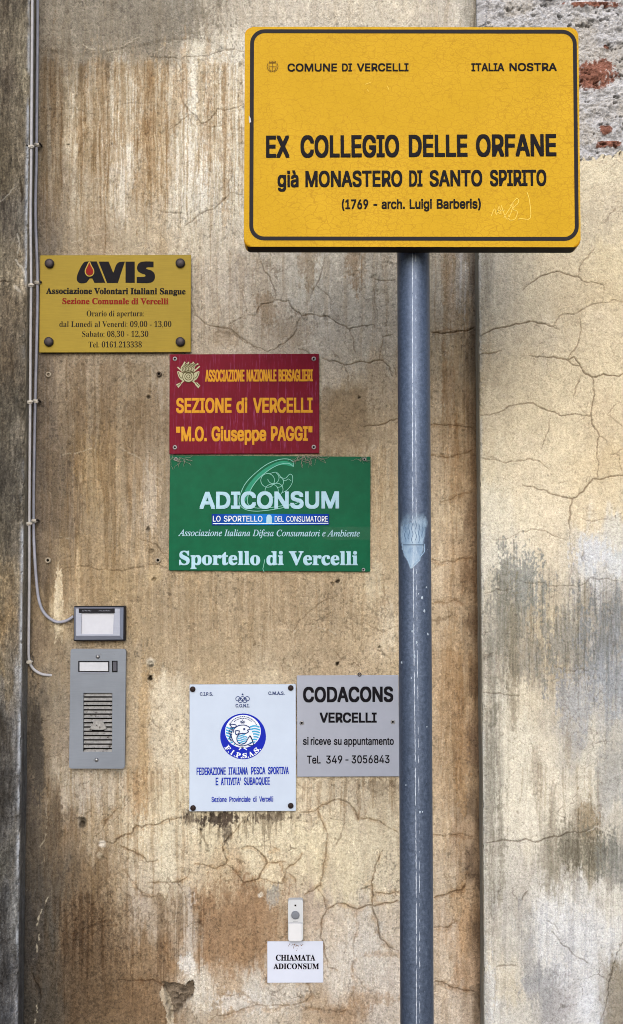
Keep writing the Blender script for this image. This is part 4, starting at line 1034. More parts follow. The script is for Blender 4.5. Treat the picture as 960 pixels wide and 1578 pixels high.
    o = grid_mesh('plaster_panel', P, nu, nv, np.clip(col, .004, .95) * WALL_ALB, MAT_PLASTER, wall)
    return o


def build_pilaster(side):
    """side -1: left, +1: right. Grid parameter u runs across the side face, then the front face outward."""
    XA = XL if side < 0 else XR
    xin, xout = (abs(XA), abs(at(-25 if side < 0 else 985, 789, -DEP).x))
    us = axis_nodes(xin, xout, FINE, (xin, 4.0), (False, True))
    ns = int(DEP / 0.0022) + 5
    uside = -np.linspace(DEP + 0.008, 0.0022, ns)          # distance back from the arris
    u = np.concatenate([uside, us - xin])
    if side < 0:
        u = u[::-1]
    nu, nv = len(u), len(ZN)
    U, Z = np.meshgrid(u, ZN)
    U, Z = U.ravel(), Z.ravel()
    R = 0.004                                                # worn, rounded arris
    X = np.where(U >= 0, xin + U, xin)
    Y = np.where(U >= 0, -DEP, -DEP - U)
    rnd = np.clip(1 - np.abs(U) / 0.009, 0, 1) ** 2
    X = side * (X + rnd * R * 0.5)
    Y = Y + rnd * R * 0.5
    fx, py = proj(np.where(U >= 0, X, XA), -DEP, Z)
    px = np.where(U >= 0, fx, fx + side * U * 850)
    front = sst(-0.004, 0.001, U)
    pts, blt, crk = (LEFT_PTS, [], LEFT_CRACKS) if side < 0 else (RIGHT_PTS, RIGHT_BLOTS, RIGHT_CRACKS)
    col = colour_field(px, py, pts)
    if blt:
        col = blots(col, px, py, blt, 15)
        col = drips(col, px, py, [(744,964,876,930,1200,(.89,.885,.88),.10,421),(744,964,890,960,1140,(.84,.82,.78),.16,422),(850,964,1278,1310,1420,(.80,.79,.77),.08,423),(742,790,1040,1100,1440,(.86,.85,.83),.06,424),
                                  (790,940,1180,1200,1300,(.82,.79,.74),.16,425),(742,800,388,430,580,(.84,.83,.82),.0,426),(742,960,1380,1420,1560,(.86,.86,.88),.10,427)])
        col = col * 1.04
        lum = (col @ np.array([.3, .55, .15]))[:, None]
        col = lum + (col - lum) * (1 - .10 - .14 * sst(700, 900, py))[:, None]
    s = streaks(px, py, 121 + side)
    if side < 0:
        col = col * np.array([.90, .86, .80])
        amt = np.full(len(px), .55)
        s2 = fbm(px / 3, py / 14, 133, 3, .8)
        s3 = sst(.05, .22, fbm(px / 2.6, py / 7, 135, 3, .8)) - sst(.05, .22, fbm(px / 2.8, py / 9, 137, 3, .8))
        col *= np.clip(1 + .34 * s2 + .22 * s3, .3, 2)[:, None]
    else:
        amt = np.clip(0.06 + 0.45 * np.exp(-(((px - 860) / 120) ** 2 + ((py - 980) / 90) ** 2)) + 0.45 * np.exp(-(((px - 890) / 90) ** 2 + ((py - 1310) / 80) ** 2))
                      + .35 * np.exp(-((px - 757) / 18) ** 2) * sst(980, 1080, py) + .3 * np.exp(-((px - 750) / 16) ** 2) * sst(560, 420, py), 0, .6)
    dk, lt = sst(.05, .45, s), sst(.1, .5, -s)
    col *= 1 - (amt * dk)[:, None] * np.array([.44, .48, .52])
    col *= 1 + (amt * lt)[:, None] * np.array([.30, .32, .34])
    bl = fbm(px / 8, py / 9, 141 + side, 4, .7)
    col *= (1 + (0.10 if side > 0 else .16) * bl)[:, None]
    spk = sst(.35, .6, fbm(px / 2.0, py / 2.4, 149 + side, 2))
    col *= 1 - (.15 if side > 0 else .34) * spk[:, None]
    lsp = sst(.45, .7, fbm(px / 2.2, py / 2.8, 151 + side, 2))
    col *= 1 + (.08 if side > 0 else .4) * lsp[:, None]
    dark, light = cracks((nv, nu), px, py, crk, 5 + side)
    web = craquelure(px, py, 161 + side) * sst(-.05, .45, fbm(px / 60, py / 60, 162, 3)) * .75 * front
    dark *= front
    light *= front
    col *= 1 - np.maximum(dark, web)[:, None] * np.array([.56, .60, .62])
    col += (light * .6)[:, None] * (lin((196, 188, 172)) - col)
    dz = relief(px, py, 171 + side) * (0.3 + 0.7 * front) - 0.0022 * dark - .0006 * web + .001 * light
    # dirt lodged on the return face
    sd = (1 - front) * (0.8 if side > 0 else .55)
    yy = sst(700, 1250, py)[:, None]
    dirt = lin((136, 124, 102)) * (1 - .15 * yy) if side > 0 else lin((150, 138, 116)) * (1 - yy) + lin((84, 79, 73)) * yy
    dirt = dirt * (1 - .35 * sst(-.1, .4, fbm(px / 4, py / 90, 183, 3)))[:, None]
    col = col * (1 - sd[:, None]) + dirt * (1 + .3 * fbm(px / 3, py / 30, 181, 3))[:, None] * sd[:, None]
    # worn pale arris; on the left its lit edge is painted into the colour
    ar = np.exp(-((U - 0.001) / 0.004) ** 2) * sst(-.5, .4, fbm(px / 20, py / 60, 191 + side, 3)) * (.55 if side > 0 else .85)
    col = col * (1 - ar[:, None]) + lin((186, 182, 172) if side > 0 else (172, 174, 178))[None] * ar[:, None]
    dz -= 0.003 * sst(.35, .7, fbm(px / 7, py / 9, 195, 3)) * np.exp(-(U / 0.008) ** 2)
    keep = None
    if side > 0:
        m = in_poly(px, py, [(960,1440),(950,1475),(944,1490),(942,1505),(938,1530),(931,1560),(926,1600),(920,1700),(1400,1700),(1400,1400),(1000,1430)], 201, 2)
        rf = fbm(px / 9, py / 9, 203, 4, .7)
        dz += m * (-0.006 + 0.002 * rf)
        # fallen plaster at the top: mortar and brick
        yb = 243 + 9 * fbm(px / 26, py / 500, 211, 3) + 5 * fbm(px / 5, py / 7, 212, 3) - 5 * sst(900, 960, px)
        mas = sst(yb + 2.5, yb - 2.5, py) * sst(-.03, -.018, U) * (py > -2600)
        rf = fbm(px / 26, py / 22, 213, 5, .75)
        rg = 1 - np.abs(fbm(px / 34, py / 20, 217, 4, .6))
        joint = np.exp(-(((py + 8 * fbm(px / 40, py / 40, 215, 3) + 22) % 56 - 28) / 6.0) ** 2)
        fine = fbm(px / 4, py / 4, 219, 3, .8)
        mz = -0.020 + 0.006 * rf + 0.003 * rg - 0.003 * joint + 0.0014 * fine
        mc = lin((184, 180, 178))[None] * (1 + .16 * rf + .30 * fine)[:, None] * (1 - .12 * joint * sst(-.3, .4, rf))[:, None]
        warm = sst(.0, .6, fbm(px / 50, py / 40, 221, 3))
        mc = mc * (1 - .3 * warm[:, None]) + lin((180, 166, 142))[None] * .3 * warm[:, None]
        brk = np.zeros(len(px))
        for x, y, rx, ry in ((922,108,27,20),(938,194,8,6),(941,217,18,5),(938,66,5,4),(915,0,40,4),(1040,110,50,22),(820,108,50,20),(980,-50,60,22),(860,-50,50,22),(1060,190,60,20)):
            r2 = ((px - x) / rx) ** 4 + ((py - y) / ry) ** 4
            brk = np.maximum(brk, sst(1.25, .80, r2 ** .5 + .9 * rf + .5 * fine))
        bc = lin((138, 92, 76))[None] * (1 + .4 * fine + .25 * rf)[:, None]
        mc = mc * (1 - brk[:, None]) + bc * brk[:, None]
        mz += 0.003 * brk
        gap = sst(.6, .85, fbm(px / 14, py / 8, 227, 3, .7))
        mz -= 0.006 * gap
        mc *= 1 - .5 * gap[:, None]
        col = col * (1 - mas[:, None]) + mc * mas[:, None]
        dz = dz * (1 - mas) + mz * mas
        keep = mas > 0.5
    # push along the surface normal
    Y = Y - dz * front
    X = X - side * dz * (1 - front)
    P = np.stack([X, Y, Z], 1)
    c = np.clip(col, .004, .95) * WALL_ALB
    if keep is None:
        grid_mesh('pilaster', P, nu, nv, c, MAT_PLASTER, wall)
    else:
        e = keep.reshape(nv, nu)
        solid = (~e).copy()                                   # a quad goes to the masonry only when all its corners are bare
        o = grid_mesh('pilaster', P, nu, nv, c, MAT_PLASTER, wall, keep=solid.ravel())
        inner = e[:-1, :-1] & e[:-1, 1:] & e[1:, 1:] & e[1:, :-1]
        split_faces('bare_masonry', P, nu, nv, c, inner, o)


def split_faces(name, P, nu, nv, col, fmask, parent):
    me_keep = np.zeros((nv, nu), bool)
    i = np.arange(nu * nv).reshape(nv, nu)
    q = np.stack([i[:-1, :-1], i[:-1, 1:], i[1:, 1:], i[1:, :-1]], -1)[fmask]
    used = np.unique(q)
    remap = np.full(nu * nv, -1)
    remap[used] = np.arange(len(used))
    q = remap[q]
    me = bpy.data.meshes.new(name)
    me.vertices.add(len(used))
    me.vertices.foreach_set('co', P[used].astype(np.float32).ravel())
    nf = len(q)
    me.loops.add(nf * 4)
    me.polygons.add(nf)
    me.loops.foreach_set('vertex_index', q.astype(np.int32).ravel())
    me.polygons.foreach_set('loop_start', np.arange(0, nf * 4, 4, dtype=np.int32))
    me.polygons.foreach_set('use_smooth', np.ones(nf, bool))
    me.update(calc_edges=True)
    a = me.attributes.new('stain', 'FLOAT_COLOR', 'POINT')
    rgba = np.ones((len(used), 4), np.float32)
    rgba[:, :3] = col[used]
    a.data.foreach_set('color', rgba.ravel())
    o = obj(name, me, MAT_MASON, parent)
    o['label'] = 'patch of bare grey mortar and red brick'
    return o


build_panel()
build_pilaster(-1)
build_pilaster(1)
# the masonry behind the plaster
bm = bmesh.new()
prism_bm(bm, [(-4, 0), (4, 0), (4, 5.99), (-4, 5.99)], 0.03, 0.45)
bmesh.ops.recalc_face_normals(bm, faces=bm.faces)
obj('wall_core', from_bm(bm), M('wall_core_render', (190, 170, 135), .9, scale=8), wall)

# ------------------------------------------------------------------ ground
def paving():
    m, nt, b = nodes_of('stone_paving')
    co = objco(nt)
    br = N(nt, 'ShaderNodeTexBrick')
    br.inputs['Scale'].default_value = 1.6
    br.inputs['Mortar Size'].default_value = 0.012
    br.inputs['Color1'].default_value = (.24, .225, .20, 1)
    br.inputs['Color2'].default_value = (.30, .28, .25, 1)
    br.inputs['Mortar'].default_value = (.09, .085, .08, 1)
    nt.links.new(co, br.inputs[0])
    c = mixc(nt, 1.0, br.outputs[0], ramp(nt, noise(nt, co, 14, 6, .7), [(.3, (.7, .7, .7)), (.7, (1.1, 1.1, 1.1))]), 'MULTIPLY')
    nt.links.new(c, b.inputs['Base Color'])
    b.inputs['Roughness'].default_value = .85
    bump(nt, noise(nt, co, 90, 4, .6), .4, .003, b)
    return m


def sheet(name, x0, x1, y0, y1, z, mat):
    me = bpy.data.meshes.new(name)
    me.from_pydata([(x0, y0, z), (x1, y0, z), (x1, y1, z), (x0, y1, z)], [], [(0, 1, 2, 3)])
    o = obj(name, me, mat)
    o['kind'] = 'structure'
    return o


sheet('pavement', -6, 6, -2.9, 0.02, 0.0, paving())
bm = bmesh.new()
bmesh.ops.create_cube(bm, size=1)
bmesh.ops.scale(bm, vec=(12, .14, .16), verts=bm.verts)
bmesh.ops.translate(bm, vec=(0, -2.972, -.078), verts=bm.verts)
bmesh.ops.bevel(bm, geom=list(bm.edges), offset=.012, segments=2, affect='EDGES')
kb = obj('kerb', from_bm(bm), M('kerb_stone', (150, 146, 138), .85, scale=20))
kb['kind'] = 'structure'
sheet('road', -1500, 1500, -1500, 1500, -.125, M('asphalt', (92, 92, 94), .9, var=.25, scale=40, k=.8))

# ------------------------------------------------------------------ paints and metals of the signs
INK = M('dark_print', (16, 16, 24), .55, var=.06)
INK_BLUE = M('blue_print', (8, 44, 170), .5, var=.1)
INK_NAVY = M('navy_print', (30, 52, 110), .5, var=.1)
INK_RED = M('red_print', (126, 26, 24), .5, var=.08)
AMBER = M('amber_print', (204, 148, 44), .5, var=.12, scale=180)
CREAM = M('cream_print', (178, 178, 150), .55, var=.15, scale=200)
PALE = M('pale_blue_print', (164, 204, 226), .5, var=.08)
WHITE_INK = M('white_print', (225, 235, 245), .5, var=.04)
AQUA = M('aqua_print', (60, 158, 208), .5, var=.08)
STEEL = M('steel_screw', (150, 152, 156), .38, .8, var=.2, scale=300)
DARK_METAL = M('dark_bronze_cap', (66, 62, 66), .42, .35, var=.25, scale=200, bmp=.2)
BLACK_PL = M('black_plastic', (30, 31, 38), .45, var=.1)
HOLE = M('dark_hole', (20, 19, 20), .9)


def part(name, parent, build, mat, smooth=False):
    bm = bmesh.new()
    build(bm)
    return obj(name, from_bm(bm, smooth), mat, parent)


def cap_screw(pl, px, py, r, h, mat, name='screw_cap', slot=True):
    x, z = pl.L(px, py)
    r = pl.S(r)
    o = lathe(name, pl.root, [(0, -h), (r * .62, -h), (r * .9, -h * .82), (r, -h * .5), (r, 0.0008), (0, 0.0008)], (x, z), mat, 20)
    return o


def small_screw(pl, px, py, r, rot=0.4):
    """recessed-cross screw: head with a dark socket"""
    x, z = pl.L(px, py)
    r = pl.S(r)
    o = lathe('screw', pl.root, [(r * .45, -.0004), (r * .5, -.0016), (r * .85, -.0013), (r, -.0004), (r, .0006)], (x, z), STEEL, 16)
    lathe('socket', o, [(0, -.0003), (r * .5, -.0006), (r * .5, .0003)], (x, z), HOLE, 10)
    return o


# ================================================================== street sign on its pole
def crackle_paint():
    m, nt, b = nodes_of('crazed_yellow_paint')
    co = objco(nt)
    wob = noise(nt, co, 28, 4, .6)
    mp = N(nt, 'ShaderNodeMapping')
    mp.inputs['Scale'].default_value = (.8, 1.0, 1.3)
    nt.links.new(co, mp.inputs[0])
    va = N(nt, 'ShaderNodeVectorMath', operation='MULTIPLY_ADD')
    n3 = N(nt, 'ShaderNodeTexNoise')
    n3.inputs['Scale'].default_value = 55
    n3.inputs['Detail'].default_value = 3
    nt.links.new(mp.outputs[0], n3.inputs['Vector'])
    nt.links.new(n3.outputs['Color'], va.inputs[0])
    va.inputs[1].default_value = (.016, .016, .016)
    nt.links.new(mp.outputs[0], va.inputs[2])
    lines = None
    for sc, w in ((95, .06), (190, .07)):
        v = N(nt, 'ShaderNodeTexVoronoi', feature='DISTANCE_TO_EDGE')
        v.inputs['Scale'].default_value = sc
        nt.links.new(va.outputs[0], v.inputs['Vector'])
        l = ramp(nt, v.outputs['Distance'], [(0.0, (1, 1, 1)), (w, (0, 0, 0))])
        if lines is None:
            lines = l
        else:
            l = mixc(nt, ramp(nt, noise(nt, co, 9, 4, .6), [(.42, (0, 0, 0)), (.6, (1, 1, 1))]), (0, 0, 0, 1), l)
            lines = mixc(nt, 1.0, lines, l, 'LIGHTEN')
    fade = ramp(nt, noise(nt, co, 6.5, 4, .6), [(.30, (.3, .3, .3)), (.58, (1, 1, 1))])
    lines = mixc(nt, 1.0, lines, fade, 'MULTIPLY')
    tone = ramp(nt, noise(nt, co, 7, 5, .65), [(.3, alb((188, 150, 22))), (.7, alb((203, 164, 36)))])
    fine = ramp(nt, noise(nt, co, 420, 3, .6), [(.3, (.92, .92, .9)), (.7, (1.06, 1.06, 1.06))])
    tone = mixc(nt, 1.0, tone, fine, 'MULTIPLY')
    mul = N(nt, 'ShaderNodeMath', operation='MULTIPLY')
    mul.inputs[1].default_value = .36
    nt.links.new(lines, mul.inputs[0])
    c = mixc(nt, mul.outputs[0], tone, alb((128, 76, 10)))
    spots = ramp(nt, noise(nt, co, 60, 3, .6), [(.735, (0, 0, 0)), (.76, (1, 1, 1))])
    c = mixc(nt, spots, c, alb((150, 96, 24)))
    nt.links.new(c, b.inputs['Base Color'])
    b.inputs['Roughness'].default_value = .5
    b.inputs['Specular IOR Level'].default_value = .06
    bump(nt, lines, -.25, .0005, b)
    return m


SIGN_Y = -0.480
YEL = crackle_paint()
RIM = M('worn_yellow_rim', (200, 150, 26), .5, var=.14, scale=90, dirt=((96, 58, 20), 30, .66))
UNDER = M('dark_sign_underside', (40, 36, 34), .7, var=.3, scale=60)  # near-black colour for the panel's downward faces


def galvanised():
    m, nt, b = nodes_of('weathered_galvanised_steel')
    co = objco(nt)
    f = noise(nt, co, 210, 5, .75)
    f2 = noise(nt, co, 9, 4, .6, (1, 1, .35))
    c = ramp(nt, f, [(.28, alb((66, 79, 101))), (.5, alb((90, 105, 131))), (.74, alb((118, 134, 160)))])
    c = mixc(nt, 1.0, c, ramp(nt, f2, [(.3, (.72, .74, .78)), (.7, (1.12, 1.12, 1.12))]), 'MULTIPLY')
    sp = ramp(nt, noise(nt, co, 260, 2, .5), [(.76, (0, 0, 0)), (.80, (1, 1, 1))])
    c = mixc(nt, sp, c, alb((160, 172, 190)))
    dk = ramp(nt, noise(nt, co, 190, 4, .7, (1, 1, .6)), [(.66, (0, 0, 0)), (.74, (1, 1, 1))])
    c = mixc(nt, dk, c, alb((46, 54, 68)))
    nt.links.new(c, b.inputs['Base Color'])
    b.inputs['Metallic'].default_value = .7
    nt.links.new(ramp(nt, f, [(.3, (.42,) * 3), (.7, (.6,) * 3)]), b.inputs['Roughness'])
    bump(nt, f, .12, .0008, b)
    return m


GALV = galvanised()
POLE_Y = -0.42
sg = Plaque('street_sign', (376.5, 42), (893, 41.5), (893, 380), (376.5, 381), SIGN_Y,
            'large yellow street sign with a black border on a tall grey steel pole', 'street sign')
# the pole stands on the pavement: move the thing's base there, keep the panel's own frame as a child
pc = at(638.8, 789, POLE_Y)
pole_top = at(636, 60, POLE_Y).z
base = sg.root
panel_c = sg.c.copy()
base.rotation_euler = (0, 0, 0)
base.location = (pc.x, POLE_Y, 0)
T = -0.035
panel = slab('sign_panel', base, rr(sg.w, sg.h, sg.S(11), 8), 0, .031, [YEL], .0032, 3)
panel.location = panel_c - Vector(base.location)
panel.rotation_euler = (0, -sg.ang, 0)
me = panel.data
me.materials.append(RIM)
me.materials.append(UNDER)
for p in me.polygons:
    n = p.normal
    if n.y < -.97:
        p.material_index = 0
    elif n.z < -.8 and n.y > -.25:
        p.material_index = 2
    else:
        p.material_index = 1
sg.root = panel

bx0, bz0 = sg.L(384, 370.5)
bx1, bz1 = sg.L(888.5, 46)


def border(bm):
    w = sg.S(6.2)
    c = ((bx0 + bx1) / 2, (bz0 + bz1) / 2)
    path = rr(bx1 - bx0 - w, bz1 - bz0 - w, sg.S(20), 10, *c)
    ribbon_bm(bm, path, w, -.0004, True)


part('border', panel, border, M('black_border_print', (32, 32, 38), .5, var=.1, scale=200, dirt=((120, 112, 96), 160, .72)))
text(sg, [('COMUNE', 443, 519.4), ('DI', 527, 542.5), ('VERCELLI', 550, 629.6)], 'sans', .5, 443, 630, 110.5, 12.8, INK, base2=110)
text(sg, [('ITALIA', 726.3, 777), ('NOSTRA', 785, 858)], 'sans', .5, 726.5, 858, 110, 12.8, INK, base2=109.6)
text(sg, [('EX', 410, 446.4), ('COLLEGIO', 463, 615.2), ('DELLE', 630, 720.6), ('ORFANE', 733.6, 857.5)], 'sans', 1.3, 410, 857, 243.5, 35.5, INK, base2=241)
text(sg, [('già', 427.6, 460.2), ('MONASTERO', 470.6, 620), ('DI', 630.6, 651.2), ('SANTO', 662, 743.2), ('SPIRITO', 755, 842)], 'sans', .9, 428, 842, 288.8, 25.8, INK, base2=286.6)
text(sg, [('(1769', 526.8, 567.5), ('-', 575.4, 581.4), ('arch.', 588, 623.8), ('Luigi', 631.2, 665.6), ('Barberis)', 673, 741)], 'sans', .55, 527, 741, 322.5, 15.4, INK, base2=321.5)


def crest(bm):
    def q(x, y):
        return sg.L(x, y)
    w = sg.S(1.0)
    y = -.0004
    ribbon_bm(bm, [q(*p) for p in [(414.5, 97.5), (425.5, 97.5), (425.5, 104), (424, 108), (420, 110.5), (416, 108), (414.5, 104)]], w, y, True)
    ribbon_bm(bm, [q(420, 98), q(420, 110)], w * .8, y - .0001)
    ribbon_bm(bm, [q(415, 103), q(425, 103)], w * .8, y - .0002)
    for k in range(5):
        x = 415.5 + k * 2.25
        ribbon_bm(bm, [q(x, 96.5), q(x, 94 - .5 * (k % 2))], w * 1.1, y)
    ribbon_bm(bm, [q(414.5, 96.3), q(425.5, 96.3)], w, y - .0001)
    ribbon_bm(bm, [q(*p) for p in [(412.5, 98), (411.5, 103), (413.5, 108), (418, 111.5)]], w * 1.2, y)
    ribbon_bm(bm, [q(*p) for p in [(427.5, 98), (428.5, 103), (426.5, 108), (422, 111.5)]], w * 1.2, y)


part('town_crest', panel, crest, M('faded_brown_print', (112, 84, 34), .6, var=.1))


SCR = M('bare_scratch', (236, 204, 96), .5, var=.05)
for pts in ([(757, 333), (762, 322), (765, 331), (769, 318), (772, 330), (766, 325), (778, 324)], [(772, 316), (782, 338), (791, 314), (776, 336)],
                [(786, 318), (796, 306), (799, 312), (790, 322), (797, 326), (794, 337), (785, 339), (784, 331)], [(812, 296), (816, 310), (817, 336), (803, 337), (798, 338)]):
    part('scratched_scribble', panel, lambda bm: ribbon_bm(bm, [sg.L(*p) for p in smooth_path(pts, 4)], sg.S(1.0), -.0004), SCR)
for a, b in (((563, 130), (571, 127)), ((597, 133), (599, 138)), ((566, 138), (568, 141))):
    part('scratch', panel, lambda bm: ribbon_bm(bm, [sg.L(*a), sg.L(*b)], sg.S(.8), -.0004), SCR)


part('chip', panel, lambda bm: flat_bm(bm, [sg.L(*p) for p in [(383.5, 178), (386, 182), (387, 188), (384.5, 190), (383.5, 184)]], -.0007), M('chipped_paint', (186, 190, 200), .5))

# pole, standing on the ground
PR = 25.2 * (POLE_Y - CAM.y) / F
bm = bmesh.new()
n = 56
rings = []
zs = list(np.linspace(0, pole_top, 60))
for z in zs:
    rings.append([bm.verts.new((PR * math.cos(2 * math.pi * i / n), PR * math.sin(2 * math.pi * i / n), z)) for i in range(n)])
for a, b in zip(rings[:-1], rings[1:]):
    for i in range(n):
        bm.faces.new((a[i], a[(i + 1) % n], b[(i + 1) % n], b[i]))
bm.faces.new(rings[-1])
pole = obj('pole', from_bm(bm, True), GALV, base)


def on_pole(px, py, lift=.0005):
    """point on the pole's skin under a pixel, in the pole's own frame"""
    v = at(px, py, POLE_Y)
    s = max(-.97, min(.97, (v.x - pc.x) / PR))
    z = at(px, py, POLE_Y - PR * math.sqrt(1 - s * s)).z
    a = math.asin(s)
    return Vector(((PR + lift) * math.sin(a), -(PR + lift) * math.cos(a), z))


rng = random.Random(4)


def seam(bm, off, w, gap):
    y = 389.0
    while y < 1590:
        ln = rng.choice((4, 8, 14, 26, 50)) * rng.uniform(.6, 1.3) if gap else rng.uniform(40, 140)
        y1 = min(y + ln, 1600)
        pts = []
        yy = y
        while yy <= y1:
            t = (yy - 390) / 1190
            cx = POLE_PX[0] + t * (POLE_PX[1] - POLE_PX[0]) + off + 1.0 * math.sin(yy / 170)
            k = min(1, (yy - y) / 5, (y1 - yy) / 5) * rng.uniform(.55, 1.2)
            pts.append((cx + rng.uniform(-.25, .25), yy, max(.15, w * k)))
            yy += 2.5
        prev = None
        for cx, yy, ww in pts:
            L_, C_, R_ = bm.verts.new(on_pole(cx - ww, yy, .0001)), bm.verts.new(on_pole(cx, yy, .0007)), bm.verts.new(on_pole(cx + ww, yy, .0001))
            if prev:
                bm.faces.new((prev[0], L_, C_, prev[1]))
                bm.faces.new((prev[1], C_, R_, prev[2]))
            prev = (L_, C_, R_)
        y = y1 + (rng.uniform(2, 20) if gap else rng.uniform(-2, 6))
    bmesh.ops.recalc_face_normals(bm, faces=bm.faces)


SEAM = M('bright_seam_metal', (190, 204, 226), .4, .2, var=.35, scale=150)
part('weld_seam', pole, lambda bm: seam(bm, -2.6, .62, False), SEAM, True)
ws = part('weld_seam', pole, lambda bm: seam(bm, 2.4, .5, True), SEAM, True)
ws['kind'] = 'stuff'


def smear_mat():
    m, nt, b = nodes_of('smeared_glue')
    co = objco(nt)
    f = noise(nt, co, 70, 5, .7, (1, 1, .5))
    nt.links.new(ramp(nt, f, [(.3, alb((110, 146, 186))), (.7, alb((172, 200, 226)))]), b.inputs['Base Color'])
    b.inputs['Roughness'].default_value = .45
    cov = N(nt, 'ShaderNodeAttribute', attribute_name='cover').outputs['Fac']
    mu = N(nt, 'ShaderNodeMath', operation='MULTIPLY_ADD')
    nt.links.new(f, mu.inputs[0])
    mu.inputs[1].default_value = .9
    nt.links.new(cov, mu.inputs[2])
    nt.links.new(ramp(nt, mu.outputs[0], [(.45, (0, 0, 0)), (.75, (.6,) * 3), (1.0, (.85,) * 3)]), b.inputs['Alpha'])
    return m


def smear(bm, rows, nu=14, lift=.0004):
    prev = None
    for y, xa, xb in rows:
        cur = [bm.verts.new(on_pole(xa + (xb - xa) * i / nu, y, lift)) for i in range(nu + 1)]
        if prev:
            for i in range(nu):
                bm.faces.new((prev[i], cur[i], cur[i + 1], prev[i + 1]))
        prev = cur
    bmesh.ops.recalc_face_normals(bm, faces=bm.faces)


SM = smear_mat()
EDGE = M('pale_scraped_glue', (140, 168, 200), .5, var=.2, scale=200)
GLUE = M('grey_glue_line', (84, 112, 146), .5)
res = part('sticker_residue', pole, lambda bm: smear(bm, [(790, 622, 652), (796, 618, 656), (806, 617, 658), (816, 616, 656), (826, 615.5, 654), (834, 616, 652), (840, 617.5, 651), (848, 619, 651), (856, 621, 649), (864, 625, 646), (870, 628, 640), (876, 630, 633)]), SM, True)
ca = res.data.attributes.new('cover', 'FLOAT', 'POINT')
nr_ = len(res.data.vertices) // 15
ca.data.foreach_set('value', [min(1.0, r_ / 4.0, 1.0) * min(1.0, .1 + c_ / 2.0, .1 + (14 - c_) / 2.0) * .62 for r_ in range(nr_) for c_ in range(15)])
part('scraped_edge', res, lambda bm: smear(bm, [(y, 619 + .8 * math.sin(y) + max(0, y - 846) * .42, 620.6 + max(0, y - 846) * .42) for y in np.arange(822, 874, 3)], 2, .0009), EDGE, True)
part('scraped_edge', res, lambda bm: smear(bm, [(y, 651 - max(0, y - 850) * .8, 652.5 - max(0, y - 850) * .8) for y in np.arange(838, 872, 3)], 2, .0009), EDGE, True)
for xs_, y0_, y1_ in ((623, 812, 836), (628, 808, 832), (633, 806, 838), (638, 803, 834), (643, 808, 838), (648, 812, 830)):
    part('glue_line', res, lambda bm: smear(bm, [(y, xs_ + 1.1 * math.sin(y / 2.7 + xs_), xs_ + .8 + 1.1 * math.sin(y / 2.7 + xs_)) for y in np.arange(y0_, y1_, 1.5)], 1, .0009), GLUE, True)
part('scraped_edge', res, lambda bm: smear(bm, [(839, 617, 652), (840.2, 617, 652)], 12, .0009), M('grey_scrape', (70, 90, 116), .5), True)
PAINT_DROP = M('pale_paint_drops', (168, 186, 206), .6, var=.1)


def drops(bm):
    for x, y, r in ((648, 921, 2.6), (652, 941, 2.6), (657.5, 977, 2.2), (633, 973, 2), (640, 990, 2.2), (636.5, 1011, 2.6), (618, 1021, 2), (643, 915, 1.4), (655, 905, 1.3), (645, 1252, 2.2), (649, 1251, 1.5), (624, 1210, 1.2), (632, 1045, 1.3), (656, 1120, 1.2)):
        c = bm.verts.new(on_pole(x, y, .0012))
        ring = []
        for k in range(9):
            a = 2 * math.pi * k / 9
            rr_ = r * rng.uniform(.6, 1.2)
            ring.append(bm.verts.new(on_pole(x + rr_ * .7 * math.cos(a), y + rr_ * 1.15 * math.sin(a), .0001)))
        for k in range(9):
            bm.faces.new((c, ring[k], ring[(k + 1) % 9]))
    bmesh.ops.recalc_face_normals(bm, faces=bm.faces)


dr = part('paint_drips', pole, drops, PAINT_DROP, True)
dr['kind'] = 'stuff'
for zc in (panel_c.z + .10, panel_c.z - .10):
    br = part('clamp', base, lambda bm: prism_bm(bm, rr(.12, .03, .004, 3, panel_c.x - pc.x * 0 - base.location.x, zc), -.0330, -.0270), STEEL)
# ================================================================== brass plaque
def brushed(name, rgb, metal=.75, rough=.36, amp=.10, stretch=(.03, 1, 1), sc=900, dirt=None):
    m, nt, b = nodes_of(name)
    co = objco(nt)
    f = noise(nt, co, sc, 3, .6, stretch)
    f2 = noise(nt, co, 9, 4, .6)
    base_ = alb(rgb)
    lo = tuple(v * (1 - amp) for v in base_[:3]) + (1,)
    hi = tuple(min(.95, v * (1 + amp)) for v in base_[:3]) + (1,)
    c = ramp(nt, f, [(.25, lo), (.75, hi)])
    c = mixc(nt, 1.0, c, ramp(nt, f2, [(.3, (.88, .88, .88)), (.7, (1.08, 1.08, 1.08))]), 'MULTIPLY')
    if dirt:
        c = mixc(nt, ramp(nt, noise(nt, co, dirt[1], 6, .7), [(dirt[2], (0, 0, 0)), (dirt[2] + .06, (1, 1, 1))]), c, alb(dirt[0]))
    nt.links.new(c, b.inputs['Base Color'])
    b.inputs['Metallic'].default_value = metal
    b.inputs['Roughness'].default_value = rough
    b.inputs['Specular IOR Level'].default_value = .12
    bump(nt, f, .06, .0005, b)
    return m


av = Plaque('brass_plaque', (61.5, 393), (294, 393), (294.5, 543.5), (60.5, 542.5), -.0085,
            'brushed brass plaque with black lettering, held off the wall by four dark caps', 'plaque')
slab('plate', av.root, rr(av.w, av.h, .0012, 2), 0, .003, brushed('brushed_brass', (133, 116, 40), .25, .5), .0006, 2)
for x, y in ((76.5, 406.5), (278, 406), (75.5, 527), (278, 527)):
    c = cap_screw(av, x, y, 7.3, .0075, DARK_METAL)
    lx, lz = av.L(x, y)
    lathe('spacer', c, [(.005, .0031), (.005, .0115)], (lx, lz), STEEL, 12)


def cz(p):
    return av.L(30 + p[0] / 3.3103, 370 + p[1] / 3.3103)


